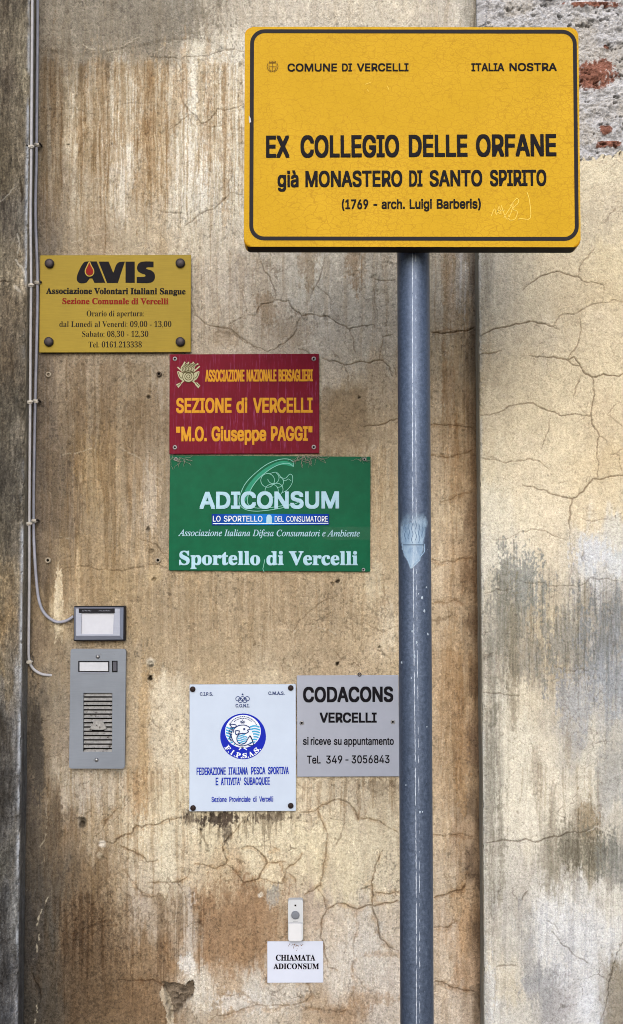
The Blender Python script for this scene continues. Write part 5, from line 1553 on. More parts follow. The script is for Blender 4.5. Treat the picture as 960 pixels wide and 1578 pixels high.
def logo(bm):
    y = -.0004
    A = smooth_path([(352, 109), (332, 112), (316, 132), (303, 158), (294, 182), (293, 204), (304, 218), (324, 221), (342, 217)], 4)
    A += [(358, 196), (372, 196), (382, 218), (438, 218), (394, 109)]
    flat_bm(bm, [cz(p) for p in A][::-1], y)
    flat_bm(bm, [cz(p) for p in [(404, 110), (455, 110), (478, 166)] + smooth_path([(482, 160), (492, 130), (508, 113), (538, 110)], 4) + [(524, 150), (502, 219), (447, 219)]][::-1], y)
    flat_bm(bm, [cz(p) for p in [(541, 110), (588, 110), (588, 218), (541, 218)]][::-1], y)
    S = smooth_path([(684, 110), (640, 109), (612, 116), (600, 136), (604, 158), (622, 170), (640, 176), (642, 184), (632, 188)], 4) + [(598, 188), (598, 219)]
    S += smooth_path([(650, 220), (678, 214), (691, 194), (688, 170), (672, 155), (650, 148), (646, 142), (654, 139)], 4) + [(684, 139)]
    flat_bm(bm, [cz(p) for p in S][::-1], y)


lg = part('logo', av.root, logo, INK)
DROP = [(357, 112), (346, 132), (337, 152), (337, 168), (346, 181), (358, 184), (371, 180), (379, 167), (377, 150), (366, 130)]
part('drop_outline', lg, lambda bm: ribbon_bm(bm, [cz(p) for p in smooth_path(DROP, 4, True)], av.S(1.5), -.0009, True), brushed('brass_line', (166, 142, 60), .1, .55))
part('blood_drop', lg, lambda bm: flat_bm(bm, [cz((357 + (x - 357) * .86, 152 + (y - 152) * .86)) for x, y in smooth_path(DROP, 4, True)], -.0008), INK_RED)
text(av, 'Associazione Volontari Italiani Sangue', 'serif', .25, 71, 286, 453, 9.6, INK, base2=453.8)
text(av, 'Sezione Comunale di Vercelli', 'serif', .2, 96, 259.5, 468.6, 9.4, INK_RED, base2=469)
for s, a, b, y in (('Orario di apertura:', 133.5, 222, 487.4), ('dal Lunedì al Venerdì: 09,00 - 13,00', 91.5, 264, 503.8), ('Sabato: 08,30 - 12,30', 126.5, 228.5, 519), ('Tel. 0161.213338', 136.5, 218.5, 535.3)):
    text(av, s, 'serif', 0, a, b, y, 8.8, INK, thin=-.006)

# ================================================================== red plaque
def streaked_paint(name, rgb, rgb2, stretch, sc, th, amount=.7, rough=.5):
    m, nt, b = nodes_of(name)
    co = objco(nt)
    f = noise(nt, co, sc, 5, .75, stretch)
    f2 = noise(nt, co, 12, 4, .65)
    mk = ramp(nt, f, [(th, (0, 0, 0)), (th + .1, (amount,) * 3)])
    mk = mixc(nt, 1.0, mk, ramp(nt, f2, [(.38, (.1,) * 3), (.62, (1,) * 3)]), 'MULTIPLY')
    c0 = ramp(nt, noise(nt, co, 40, 5, .7), [(.3, tuple(v * .85 for v in alb(rgb)[:3])), (.7, tuple(v * 1.12 for v in alb(rgb)[:3]))])
    c = mixc(nt, mk, c0, alb(rgb2))
    nt.links.new(c, b.inputs['Base Color'])
    b.inputs['Roughness'].default_value = rough
    b.inputs['Specular IOR Level'].default_value = .06
    bump(nt, f, .12, .0006, b)
    return m


rp = Plaque('red_plaque', (261, 546), (492, 545), (491.5, 698), (261, 700), -.007,
            'crimson plaque with yellow lettering and a grenade emblem, faded in pale drips', 'plaque')
slab('plate', rp.root, rr(rp.w, rp.h, .0008, 2), 0, .0035, streaked_paint('faded_crimson', (108, 10, 36), (146, 66, 112), (1, 1, .06), 300, .54, .75), .0006, 2)
text(rp, [('ASSOCIAZIONE', 316.2, 376.8), ('NAZIONALE', 380, 426), ('BERSAGLIERI', 429.2, 482.2)], 'sans', .55, 316.5, 482.5, 588.3, 18.6, AMBER, base2=587.6)
text(rp, [('SEZIONE', 271.4, 356.8), ('di', 364.3, 381.2), ('VERCELLI', 390, 481.8)], 'sans', .85, 271.5, 482, 636.6, 23.4, AMBER, base2=636)
text(rp, [('"M.O.', 271.3, 318.8), ('Giuseppe', 326, 410.4), ('PAGGI"', 417.5, 481.5)], 'sans', .85, 271, 482, 680.2, 22.8, AMBER, base2=679.4)
for x, y in ((269.5, 553), (483.5, 553), (269.5, 689.5), (483.5, 689)):
    small_screw(rp, x, y, 3.6)


def eq(p):
    return rp.L(240 + p[0] / 2.743, 530 + p[1] / 2.743)


def emblem(bm):
    y = -.0004
    for a, b in (((92, 180), (186, 94)), ((182, 180), (92, 98))):
        ribbon_bm(bm, [eq(a), eq(b)], rp.S(2.0), y)
        y -= .0001
    for p in ([(86, 172), (102, 164), (108, 172), (96, 186)], [(188, 176), (174, 162), (166, 172), (180, 188)]):
        flat_bm(bm, [eq(q) for q in p], -.0007)
    flat_bm(bm, [eq(p) for p in circ(138, 138, 25, 28)], -.0008)
    for sx in (-1, 1):
        pts = [(138 + sx * 18, 156), (138 + sx * 34, 150), (138 + sx * 44, 132), (138 + sx * 46, 116), (138 + sx * 30, 120), (138 + sx * 22, 128)]
        flat_bm(bm, [eq(p) for p in smooth_path(pts, 4, True)], -.0006)
    for k in range(9):
        x0 = 112 + k * 6.5
        tip = x0 + 12 + 5 * math.sin(k * 1.7)
        h = 76 + 9 * abs(math.sin(k * 2.1))
        ribbon_bm(bm, [eq(p) for p in smooth_path([(x0, 116), (x0 - 3, 102), (x0 + 4, 90), (tip, h)], 5)], rp.S(2.2), -.0009 - k * .00003)


em = part('emblem', rp.root, emblem, CREAM)


def emblem_lines(bm):
    y = -.0014
    w = rp.S(1.05)
    for r in (24, 15, 7):
        ribbon_bm(bm, [eq(p) for p in circ(138, 138, r, 24)], w, y, True)
    for k in range(8):
        x0 = 115 + k * 6.5
        ribbon_bm(bm, [eq(p) for p in smooth_path([(x0, 116), (x0 - 3, 103), (x0 + 5, 92), (x0 + 13, 84)], 4)], w, y - .0001)
    ribbon_bm(bm, [eq((110, 120)), eq((166, 120))], w, y - .0002)
    for sx in (-1, 1):
        ribbon_bm(bm, [eq(p) for p in smooth_path([(138 + sx * 26, 146), (138 + sx * 36, 138), (138 + sx * 42, 120)], 4)], w, y)
        ribbon_bm(bm, [eq((138 + sx * 46, 178)), eq((138 + sx * 32, 166))], w, y)


part('emblem_lines', em, emblem_lines, M('olive_line', (82, 76, 46), .6))

# ================================================================== green plaque
gp = Plaque('green_plaque', (261.5, 702.5), (571.5, 703), (570, 882), (260.5, 878), -.0062,
            'wide green plaque with pale blue lettering and a blue banner, cobwebs at its top edge', 'plaque')
slab('plate', gp.root, rr(gp.w, gp.h, .001, 2), 0, .003,
     streaked_paint('green_enamel', (0, 90, 62), (40, 112, 86), (1, 1, .6), 120, .60, .5, .4), .0005, 2)


def gq(p):
    return gp.L(240 + p[0] / 2.743, 690 + p[1] / 2.743)


LINE = M('mint_line', (132, 196, 186), .5, var=.06)


def swirl(bm):
    w = gp.S(.95)
    y = -.0004
    outer = smooth_path([(584, 60), (560, 48), (520, 50), (470, 70), (420, 108), (380, 150), (358, 196), (352, 226), (362, 250), (390, 264), (430, 268), (490, 262), (550, 250), (600, 232), (614, 214)], 5)
    inner = smooth_path([(582, 80), (560, 66), (520, 72), (476, 96), (430, 136), (402, 176), (388, 214), (392, 240), (420, 254), (470, 254), (530, 246), (580, 238)], 5)
    ribbon_bm(bm, [gq(p) for p in outer], w, y)
    ribbon_bm(bm, [gq(p) for p in inner], w, y - .0001)
    ribbon_bm(bm, [gq((584, 60)), gq((582, 80))], w, y)
    for k, (cx, cy, r) in enumerate(((473, 138, 29), (497, 128, 24), (512, 176, 26), (490, 182, 28), (518, 145, 22))):
        a0, a1 = ((0, 360), (-60, 170), (-150, 120), (0, 360), (-80, 100))[k]
        pts = circ(cx, cy, r, 26, a0, a1)
        ribbon_bm(bm, [gq(p) for p in pts], w * .9, y - .0002 - k * .00005, a1 - a0 >= 360)
    ribbon_bm(bm, [gq(p) for p in smooth_path([(480, 110), (510, 104), (532, 126), (550, 128), (566, 112), (578, 120), (576, 150), (556, 178), (530, 192)], 5)], w * .9, y - .0005)
    ribbon_bm(bm, [gq(p) for p in smooth_path([(530, 126), (546, 140), (560, 132), (572, 140)], 4)], w * .8, y - .0006)


def crescent(bm):
    a = smooth_path([(580, 66), (545, 56), (500, 66), (440, 104), (392, 156), (366, 210), (362, 246)], 5)
    b = smooth_path([(386, 216), (404, 172), (436, 130), (482, 92), (530, 72), (578, 80)], 5)
    flat_bm(bm, [gq(p) for p in a + b], -.0003)


part('pale_crescent', gp.root, crescent, M('light_green_print', (46, 140, 114), .5))
part('horn_drawing', gp.root, swirl, LINE)
text(gp, 'ADICONSUM', 'sans', 1.2, 307.5, 522.5, 784.3, 26.5, PALE, dy=-.0012, base2=783.6)


def banner_mat():
    m, nt, b = nodes_of('blue_banner_print')
    co = objco(nt)
    sx = N(nt, 'ShaderNodeSeparateXYZ')
    nt.links.new(co, sx.inputs[0])
    x0, x1 = gp.L(326, 800)[0], gp.L(507, 800)[0]
    mr = N(nt, 'ShaderNodeMapRange')
    mr.inputs[1].default_value, mr.inputs[2].default_value = x0, x1
    nt.links.new(sx.outputs[0], mr.inputs[0])
    c = ramp(nt, mr.outputs[0], [(0, alb((6, 44, 140))), (.48, alb((24, 118, 206))), (.6, alb((10, 80, 180))), (1, alb((4, 44, 142)))])
    nt.links.new(c, b.inputs['Base Color'])
    b.inputs['Roughness'].default_value = .5
    b.inputs['Specular IOR Level'].default_value = .04
    return m


bn = part('banner', gp.root, lambda bm: flat_bm(bm, [gp.L(*p) for p in ((326.5, 809.5), (507, 809), (507, 792), (326.5, 792))], -.0014), banner_mat())
part('banner_line', bn, lambda bm: ribbon_bm(bm, [gp.L(328, 807), gp.L(506, 806.4)], gp.S(1.1), -.0018), WHITE_INK)
part('door_icon', bn, lambda bm: flat_bm(bm, [gp.L(*p) for p in ((410.5, 806), (419, 806), (419, 797), (417.5, 794), (414.7, 793), (412, 794), (410.5, 797))], -.0022), PALE)
text(gp, [('LO', 328.2, 340), ('SPORTELLO', 345, 404.4)], 'sans', .12, 328.5, 405, 804, 9.0, WHITE_INK, dy=-.002, parent=bn)
text(gp, [('DEL', 423.4, 437.2), ('CONSUMATORE', 441.2, 505)], 'sans', .08, 423, 506, 804.2, 8.8, WHITE_INK, dy=-.002, parent=bn)
text(gp, 'Associazione Italiana Difesa Consumatori e Ambiente', 'italic', .12, 274.5, 554.5, 826, 10, PALE, base2=826.8)
text(gp, 'Sportello di Vercelli', 'serif', .55, 276, 551.5, 870.6, 21.5, PALE, base2=871)


def tape_mat():
    m, nt, b = nodes_of('old_tape')
    co = objco(nt)
    nt.links.new(ramp(nt, noise(nt, co, 60, 4, .7), [(.3, alb((60, 120, 100))), (.7, alb((130, 170, 150)))]), b.inputs['Base Color'])
    b.inputs['Alpha'].default_value = .06
    b.inputs['Roughness'].default_value = .4
    return m


part('tape_strip', gp.root, lambda bm: flat_bm(bm, [gp.L(*p) for p in ((497, 830), (512, 832.5), (545, 831), (571, 832), (571, 812), (540, 811.5), (520, 813), (499, 812))], -.0008), tape_mat())
part('crack', gp.root, lambda bm: ribbon_bm(bm, [gp.L(*p) for p in ((407, 881), (405, 877), (407, 868), (408, 862))], gp.S(.8), -.0009), LINE)
for x, y in ((271, 707.5), (561.5, 708), (560, 878)):
    small_screw(gp, x, y, 3.0)

# cobwebs where the red and green plaques meet
WEB = M('dusty_cobweb', (150, 148, 138), .9, var=.2)


def web(name, cx, cy, wx, hy, n_, label, seed):
    r = random.Random(seed)
    bm = bmesh.new()
    y = -.0075
    for k in range(n_):
        x0 = cx + r.uniform(-wx, wx)
        pts = [(x0, cy + r.uniform(-2, 1))]
        a = r.uniform(40, 140)
        for j in range(r.randint(3, 6)):
            a += r.uniform(-45, 45)
            x, z = pts[-1]
            s = hy / 3.2
            pts.append((x + s * math.cos(math.radians(a)), z + s * math.sin(math.radians(a))))
        P_ = [at(px, py, y - r.uniform(0, .002)) for px, py in smooth_path(pts, 3)]
        for a_, b_ in zip(P_[:-1], P_[1:]):
            w_ = .00028 * r.uniform(.6, 1.3)
            dv = (b_ - a_).normalized()
            up = Vector((-dv.z, 0, dv.x)) * w_
            vs = [bm.verts.new(q) for q in (a_ + up, a_ - up, a_ + Vector((0, -w_, 0)), b_ + up, b_ - up, b_ + Vector((0, -w_, 0)))]
            bm.faces.new((vs[0], vs[1], vs[4], vs[3]))
            bm.faces.new((vs[1], vs[2], vs[5], vs[4]))
            bm.faces.new((vs[2], vs[0], vs[3], vs[5]))
    o = obj(name, from_bm(bm), WEB)
    tag(o, label, 'cobweb', 'cobwebs on the green plaque')


web('cobweb', 478, 702, 17, 12, 30, 'tangled grey cobweb hanging under the right corner of the red plaque', 1)
web('cobweb', 276, 706, 12, 11, 16, 'thin dusty cobweb at the top left corner of the green plaque', 2)
web('cobweb', 561, 705, 5, 9, 9, 'small cobweb around the top right screw of the green plaque', 3)
web('cobweb', 180, 1186, 9, 8, 14, 'dusty cobweb under the bottom right corner of the metal intercom', 5)

# ================================================================== white federation plaque
WH = M('white_acrylic', (184, 200, 224), .32, var=.03, scale=20, dirt=((188, 184, 190), 45, .70))
fp = Plaque('white_plaque', (292.5, 1055.5), (456.5, 1054), (455.5, 1249.5), (291, 1251), -.0085,
            'white plaque with blue lettering and a round blue fish emblem', 'plaque')
slab('plate', fp.root, rr(fp.w, fp.h, .0015, 3), 0, .0055, WH, .001, 2)
CAPB = M('brown_black_cap', (46, 38, 38), .4, .2, var=.2, scale=300)
for x, y in ((297, 1062), (448, 1060), (297.5, 1245), (448, 1241.5)):
    cap_screw(fp, x, y, 4.3, .004, CAPB)


def fq(p):
    return fp.L(280 + p[0] / 5.053, 1030 + p[1] / 5.053)


fw = fp.S(1) / 5.053
ring5 = [(438, 236), (474, 236), (510, 236), (456, 249), (492, 249)]


def olympic(bm):
    for k, (x, y) in enumerate(ring5):
        ribbon_bm(bm, [fq(p) for p in circ(x, y, 17, 22)], 5.2 * fw, -.0004 - k * .00005, True)
    st5 = []
    for k in range(10):
        a = math.radians(-90 + 36 * k)
        r = 12 if k % 2 == 0 else 5
        st5.append(fq((474 + r * math.cos(a), 203 + r * math.sin(a))))
    flat_bm(bm, st5, -.0004)


part('rings_emblem', fp.root, olympic, INK_NAVY)
text(fp, 'C.I.P.S.', 'sans', .18, 308, 327.8, 1072, 5.2, INK_NAVY)
text(fp, 'C.M.A.S.', 'sans', .18, 413.5, 438.5, 1070.8, 5.2, INK_NAVY)
text(fp, 'C.O.N.I.', 'sans', .18, 363, 384.5, 1090, 5.3, INK_NAVY)
text(fp, [('FEDERAZIONE', 303, 348), ('ITALIANA', 352.2, 382), ('PESCA', 387, 409), ('SPORTIVA', 413, 445)], 'sans', .28, 303, 445, 1194.2, 11.2, INK_BLUE, base2=1192.8)
text(fp, [('E', 332.4, 336.4), ("ATTIVITA'", 340.4, 371), ('SUBACQUEE', 376, 415.8)], 'sans', .28, 332.5, 415.5, 1210, 11.4, INK_BLUE, base2=1209.2)
text(fp, [('Sezione', 326, 349.3), ('Provinciale', 353.4, 386), ('di', 390, 395.4), ('Vercelli', 399.5, 421)], 'sans', .2, 326, 421, 1236, 8, INK_BLUE, base2=1235.2)
disc = part('round_emblem', fp.root, lambda bm: flat_bm(bm, [fq(p) for p in circ(478, 529, 178, 56)], -.0003), M('royal_blue_print', (22, 40, 172), .45, var=.06))
WI = M('emblem_white', (214, 224, 242), .5)
part('emblem_field', disc, lambda bm: flat_bm(bm, [fq(p) for p in circ(477, 490, 139, 48, rz=128)], -.0006), WI)


def waves(bm):
    for k in range(8):
        yb = 462 + k * 21
        for side in (-1, 1):
            pts = []
            for i in range(25):
                x = (338 + i * 3.2) if side < 0 else (530 + i * 3.6)
                y = yb + 7 * math.sin(x / 19.0) - (8 if side > 0 else 0)
                if ((x - 477) / 135) ** 2 + ((y - 490) / 124) ** 2 < 1 and not (((x - 470) / 86) ** 2 + ((y - 528) / 76) ** 2 < 1):
                    pts.append(fq((x, y)))
            if len(pts) > 3:
                ribbon_bm(bm, pts, 11 * fw, -.0009)
    for k in range(5):
        yb = 520 + k * 17
        pts = []
        for i in range(30):
            x = 428 + i * 3
            y = yb + 6 * math.sin(x / 14.0 + 1)
            if ((x - 472) / 44) ** 2 + ((y - 548) / 40) ** 2 < 1:
                pts.append(fq((x, y)))
        if len(pts) > 3:
            ribbon_bm(bm, pts, 9 * fw, -.0012)


part('waves', disc, waves, AQUA)


def fish(bm):
    w = 6.5 * fw
    y = -.0015
    for i, pts in enumerate((
        [(372, 434), (396, 470), (384, 510), (396, 556), (424, 588), (470, 602), (520, 590), (552, 566), (530, 520), (560, 590), (520, 600)],
        [(372, 434), (420, 438), (418, 456), (376, 462)],
        [(420, 458), (446, 444), (486, 440), (516, 450), (532, 470), (512, 480), (520, 492), (496, 506), (458, 506), (434, 526), (430, 556), (446, 582), (474, 588), (500, 574), (512, 552), (530, 524)],
        [(402, 500), (408, 470), (424, 456)], [(450, 484), (418, 486), (424, 514), (444, 504), (450, 484)], [(376, 476), (368, 500), (380, 520), (372, 540), (386, 556)])):
        ribbon_bm(bm, [fq(p) for p in smooth_path(pts, 4)], w, y - i * .00005)
    flat_bm(bm, [fq(p) for p in circ(487, 471, 8, 12)], -.0016)
    for k in range(5):
        ribbon_bm(bm, [fq((378, 470 + k * 22)), fq((392, 474 + k * 21))], w, -.0019)
    for k, (x, yy) in enumerate(((462, 414), (474, 414), (486, 414), (468, 420), (480, 420))):
        ribbon_bm(bm, [fq(p) for p in circ(x, yy, 6, 12)], 3 * fw, -.0015 - k * .00005, True)
    flat_bm(bm, [fq(p) for p in circ(474, 401, 4, 8)], -.0015)
    for r, a0, a1 in ((118, -150, -30), (104, -132, -48)):
        a = a0
        while a < a1:
            ribbon_bm(bm, [fq(p) for p in circ(477, 492, r, 3, a, a + 5)], 5 * fw, -.0015)
            a += 7
    return


part('fish_drawing', disc, fish, INK_NAVY)
part('wave_mark', disc, lambda bm: ribbon_bm(bm, [fq(p) for p in smooth_path([(446, 634), (466, 616), (482, 618), (508, 634)], 5)], [8 * fw] * 16, -.0006), WI)


def arc_letters(s, cx, cy, r, a0, a1, h, wd, mat, parent):
    """capitals standing on the inner side of an arc, reading left to right along the bottom"""
    verts, faces = [], []
    n_ = len(s)
    for k, ch in enumerate(s):
        me, v = text_mesh(ch, 'serif', .02)
        a = math.radians(a0 + (a1 - a0) * k / (n_ - 1))
        if ch == '.':
            sc = h / .68
            ox, oz = (v[:, 0] - v[:, 0].mean()) * sc, v[:, 1] * sc
        else:
            b0, b1 = v[:, 1].min(), v[:, 1].max()
            oz = (v[:, 1] - b0) / (b1 - b0) * h
            ox = (v[:, 0] - (v[:, 0].min() + v[:, 0].max()) / 2) / (v[:, 0].max() - v[:, 0].min()) * wd * (.5 if ch == 'I' else 1)
        # pixel direction outwards = (cos a, sin a), y down
        oxv = (math.sin(a), -math.cos(a))
        st0 = len(verts)
        for x, z in zip(ox, oz):
            px = cx + (r - z) * math.cos(a) + x * oxv[0]
            py = cy + (r - z) * math.sin(a) + x * oxv[1]
            lx, lz = fq((px, py))
            verts.append((lx, -.0007, lz))
        for p in me.polygons:
            faces.append([st0 + i for i in p.vertices])
        bpy.data.meshes.remove(me)
    me = bpy.data.meshes.new('lettering')
    me.from_pydata(verts, [], faces)
    me.update()
    return obj('lettering', me, mat, parent)


arc_letters('F.I.P.S.A.S.', 478, 529, 170, 143, 37, 40, 36, WHITE_INK, disc)

# ================================================================== grey plaque
SIL = M('silver_laminate', (152, 160, 178), .42, .15, var=.04, scale=30, dirt=((150, 152, 160), 60, .70))
cp = Plaque('grey_plaque', (457.5, 1041.5), (614.5, 1040), (615, 1196.3), (457.5, 1197.5), -.006,
            'silver grey plaque with black lettering, its right edge behind the steel pole', 'plaque')
slab('plate', cp.root, rr(cp.w, cp.h, .0012, 2), 0, .004, SIL, .0008, 2)
text(cp, 'CODACONS', 'sans', 1.0, 467, 606, 1082.3, 23.4, INK, base2=1081.6)
text(cp, 'VERCELLI', 'sans', .75, 492.5, 580.5, 1113.6, 15.4, INK)
text(cp, [('si', 466.8, 475.5), ('riceve', 478.8, 510), ('su', 514.5, 526.3), ('appuntamento', 530, 606.8)], 'sans', .3, 466.5, 606.5, 1147.8, 11.6, INK)
text(cp, [('Tel.', 473, 494), ('349', 502.5, 527.5), ('-', 532.3, 537), ('3056843', 541.8, 600.3)], 'sans', .25, 473, 600, 1176.8, 12.2, INK, base2=1176)
for x, y in ((465, 1114), (605.3, 1112.5)):
    small_screw(cp, x, y, 3.4)
x, z = cp.L(554, 1039.5)
lathe('hanging_ring', cp.root, [(.0022, -.0012), (.0036, -.0016), (.0036, .003), (.0022, .003), (.0022, -.0012)], (x, z), DARK_METAL, 14)

# ================================================================== name plate box
ALU_OLD = brushed('brushed_aluminium', (158, 164, 180), .45, .42, .08)
ALU_L = brushed('bright_aluminium', (150, 160, 184), .5, .36, .06)
nb = Plaque('name_plate_box', (113, 934.5), (192, 935), (191, 987), (114.5, 987), -.018,
            'small silver name plate box with a blank white card, above the intercom', 'name plate')
slab('housing', nb.root, rr(nb.w + .002, nb.h + .002, .002, 3), .003, .018, BLACK_PL, .001)


def bezel(bm):
    """sloping frame round the card"""
    o = [nb.L(*p) for p in ((114.5, 986), (189.5, 985.5), (190, 936), (114, 936))]
    i = [nb.L(*p) for p in ((117.5, 979.5), (185, 979.5), (185, 937.8), (117.5, 937.8))]
    h = [nb.L(*p) for p in ((125.5, 977), (174.5, 977), (176, 945), (126, 945))]
    V = lambda q, y: bm.verts.new((q[0], y, q[1]))
    ob, of, ii, hh, hb = [V(q, .004) for q in o], [V(q, .0015) for q in o], [V(q, -.003) for q in i], [V(q, -.003) for q in h], [V(q, .0005) for q in h]
    for a, b in ((ob, of), (of, ii), (ii, hh), (hh, hb)):
        for k in range(4):
            j = (k + 1) % 4
            bm.faces.new((a[k], a[j], b[j], b[k]))
    bmesh.ops.recalc_face_normals(bm, faces=bm.faces)


part('bezel', nb.root, bezel, ALU_L)
slab('name_card', nb.root, [nb.L(*p) for p in ((124.5, 978), (175.5, 978), (177, 944), (125, 944))], -.0005, .001, M('blank_card', (192, 198, 212), .5, var=.04, scale=60))
ls = slab('label_strip', nb.root, [nb.L(*p) for p in ((122, 944.6), (177.3, 944.6), (177.3, 937.6), (122, 937.6))], -.0034, -.002, BLACK_PL)


def marks(bm):
    r = random.Random(9)
    x = 127.5
    while x < 171:
        if not 142 < x < 151:
            ribbon_bm(bm, [nb.L(x, 941.9), nb.L(x + r.uniform(.7, 1.5), 940.2 + r.uniform(-.4, .4))], nb.S(.7), -.0037)
        x += r.uniform(1.7, 2.6)


part('worn_lettering', ls, marks, M('worn_grey_print', (128, 132, 146), .6))

# ================================================================== intercom
ic = Plaque('intercom', (108.5, 999.5), (194, 1000), (192, 1184.5), (106.5, 1184.5), -.012,
            'tall metal intercom plate with a slatted speaker and one bell button', 'intercom')
PL_IC = brushed('worn_aluminium', (122, 131, 145), .3, .5, .08, dirt=((112, 112, 118), 90, .64))


def faceplate(bm):
    hole = [ic.L(*p) for p in ((128, 1158.5), (172.5, 1158.5), (173, 1068), (128.5, 1068))]
    out = rr(ic.w, ic.h, ic.S(4), 5)
    # four frames round the speaker opening, one skin
    tris = tessellate_polygon([[Vector((x, z, 0)) for x, z in out], [Vector((x, z, 0)) for x, z in hole[::-1]]])
    al = out + hole[::-1]
    f = [bm.verts.new((x, 0, z)) for x, z in al]
    for t in tris:
        bm.faces.new([f[i] for i in t])
    no = len(out)
    k1 = [bm.verts.new((x * .99, .003, z * .995)) for x, z in out]
    k2 = [bm.verts.new((x * .99, .013, z * .995)) for x, z in out]
    for i in range(no):
        j = (i + 1) % no
        bm.faces.new((f[i], f[j], k1[j], k1[i]))
        bm.faces.new((k1[i], k1[j], k2[j], k2[i]))
    kb_ = [bm.verts.new((x, .006, z)) for x, z in hole[::-1]]
    for i in range(4):
        j = (i + 1) % 4
        bm.faces.new((f[no + i], f[no + j], kb_[j], kb_[i]))
    bmesh.ops.recalc_face_normals(bm, faces=bm.faces)


part('faceplate', ic.root, faceplate, PL_IC)
slab('speaker_back', ic.root, [ic.L(*p) for p in ((127, 1159), (173.5, 1159), (174, 1067), (127.5, 1067))], .0055, .007, HOLE)
SLAT = M('dirty_slat', (146, 148, 150), .55, .25, var=.3, scale=160, dirt=((60, 54, 48), 140, .56))


def slats(bm):
    nsl = 14
    for k in range(nsl):
        y = 1071 + k * (1157 - 1071) / (nsl - 1)
        spans = [(128.6, 172.4)]
        if 7 <= k <= 8:
            spans = [(128.6, 141), (161, 172.4)]
        for xa, xb in spans:
            q = [ic.L(xa, y + 1.8), ic.L(xb, y + 1.8), ic.L(xb, y - 2.1), ic.L(xa, y - 2.1)]
            d4 = (.0005, .0005, .0045, .0045)
            a = [bm.verts.new((p[0], dd, p[1])) for p, dd in zip(q, d4)]
            b = [bm.verts.new((p[0], dd + .0012, p[1] - .0006)) for p, dd in zip(q, d4)]
            bm.faces.new(a)
            bm.faces.new(b[::-1])
            for i in range(4):
                bm.faces.new((a[i], b[i], b[(i + 1) % 4], a[(i + 1) % 4]))
    bmesh.ops.recalc_face_normals(bm, faces=bm.faces)


part('speaker_slats', ic.root, slats, SLAT)
slab('speaker_boss', ic.root, [ic.L(*p) for p in smooth_path([(140, 1124), (163, 1124), (161, 1117), (157, 1111), (146, 1111), (142, 1117)], 3, True)], -.0008, .005, SLAT, .0008)
nsl_ = slab('name_slot', ic.root, [ic.L(*p) for p in ((120.5, 1036.5), (168.5, 1036.5), (168.5, 1018.5), (120.5, 1018.5))], -.0006, .002, BLACK_PL, .0003)
part('slot_rim', nsl_, lambda bm: ribbon_bm(bm, [ic.L(*p) for p in ((120.6, 1036.8), (168.6, 1036.8))], ic.S(1.4), -.0012), ALU_L)
slab('name_card', nsl_, [ic.L(*p) for p in ((122.8, 1034), (166.6, 1034), (166.6, 1020.5), (122.8, 1020.5))], -.0010, .0005, M('faded_name_card', (186, 192, 204), .5, var=.06, scale=90))
slab('button_well', ic.root, [ic.L(*p) for p in ((172.6, 1036), (181.2, 1036), (181.2, 1018.2), (172.6, 1018.2))], -.0005, .002, HOLE, .0003)
slab('bell_button', ic.root, [ic.L(*p) for p in ((174.2, 1034.2), (180, 1034.2), (180, 1019.6), (174.2, 1019.6))], -.003, .001, M('grey_button', (84, 86, 96), .45), .0012, 2)
for x, y in ((150.8, 1011.8), (148.8, 1170.8)):
    lx, lz = ic.L(x, y)
    lathe('screw', ic.root, [(0, -.0032), (ic.S(1.8), -.0027), (ic.S(3.0), -.0012), (ic.S(3.2), .0006)], (lx, lz), STEEL, 18)

# ================================================================== wireless bell and card
bl = Plaque('wireless_bell', (444, 1386.5), (467.3, 1386.5), (466.8, 1450.5), (443.8, 1451), -.016,
            'small white wireless bell push with a round grey button, above the paper card', 'door bell')
WP = M('white_plastic', (190, 197, 206), .38, var=.03, scale=40)
slab('body', bl.root, rr(bl.w, bl.h, bl.S(3.2), 6), 0, .016, WP, .0025, 3)
slab('battery_cover', bl.root, rr(bl.S(19.5), bl.S(26.5), bl.S(1.6), 4, bl.L(455.2, 1436.5)[0], bl.L(455.2, 1436.5)[1]), -.0012, .003, M('grey_white_plastic', (206, 211, 220), .42, var=.03), .0006)
part('gap_line', bl.root, lambda bm: ribbon_bm(bm, [bl.L(444.5, 1422.3), bl.L(466.5, 1422.3)], bl.S(.9), -.0003), M('grey_gap', (120, 124, 134), .6))
x, z = bl.L(455.2, 1410.3)
lathe('button', bl.root, [(0, -.0022), (bl.S(4.6), -.0020), (bl.S(6.0), -.0012), (bl.S(6.3), .0003)], (x, z), M('grey_rubber', (118, 124, 136), .5), 28)
lathe('button_ring', bl.root, [(bl.S(6.3), -.0003), (bl.S(6.7), -.0010), (bl.S(7.3), -.0006), (bl.S(7.4), .0004)], (x, z), M('ring_plastic', (186, 192, 202), .4), 28)
x, z = bl.L(455, 1395.2)
lathe('indicator_lamp', bl.root, [(0, -.0006), (bl.S(1.2), -.0005), (bl.S(1.3), .0003)], (x, z), HOLE, 12)
part('worn_lettering', bl.root, lambda bm: [ribbon_bm(bm, [bl.L(451.6 + k * 1.5, 1420.4), bl.L(452.4 + k * 1.5, 1419.5)], bl.S(.7), -.0003) for k in range(5)], M('grey_small_print', (140, 144, 152), .6))

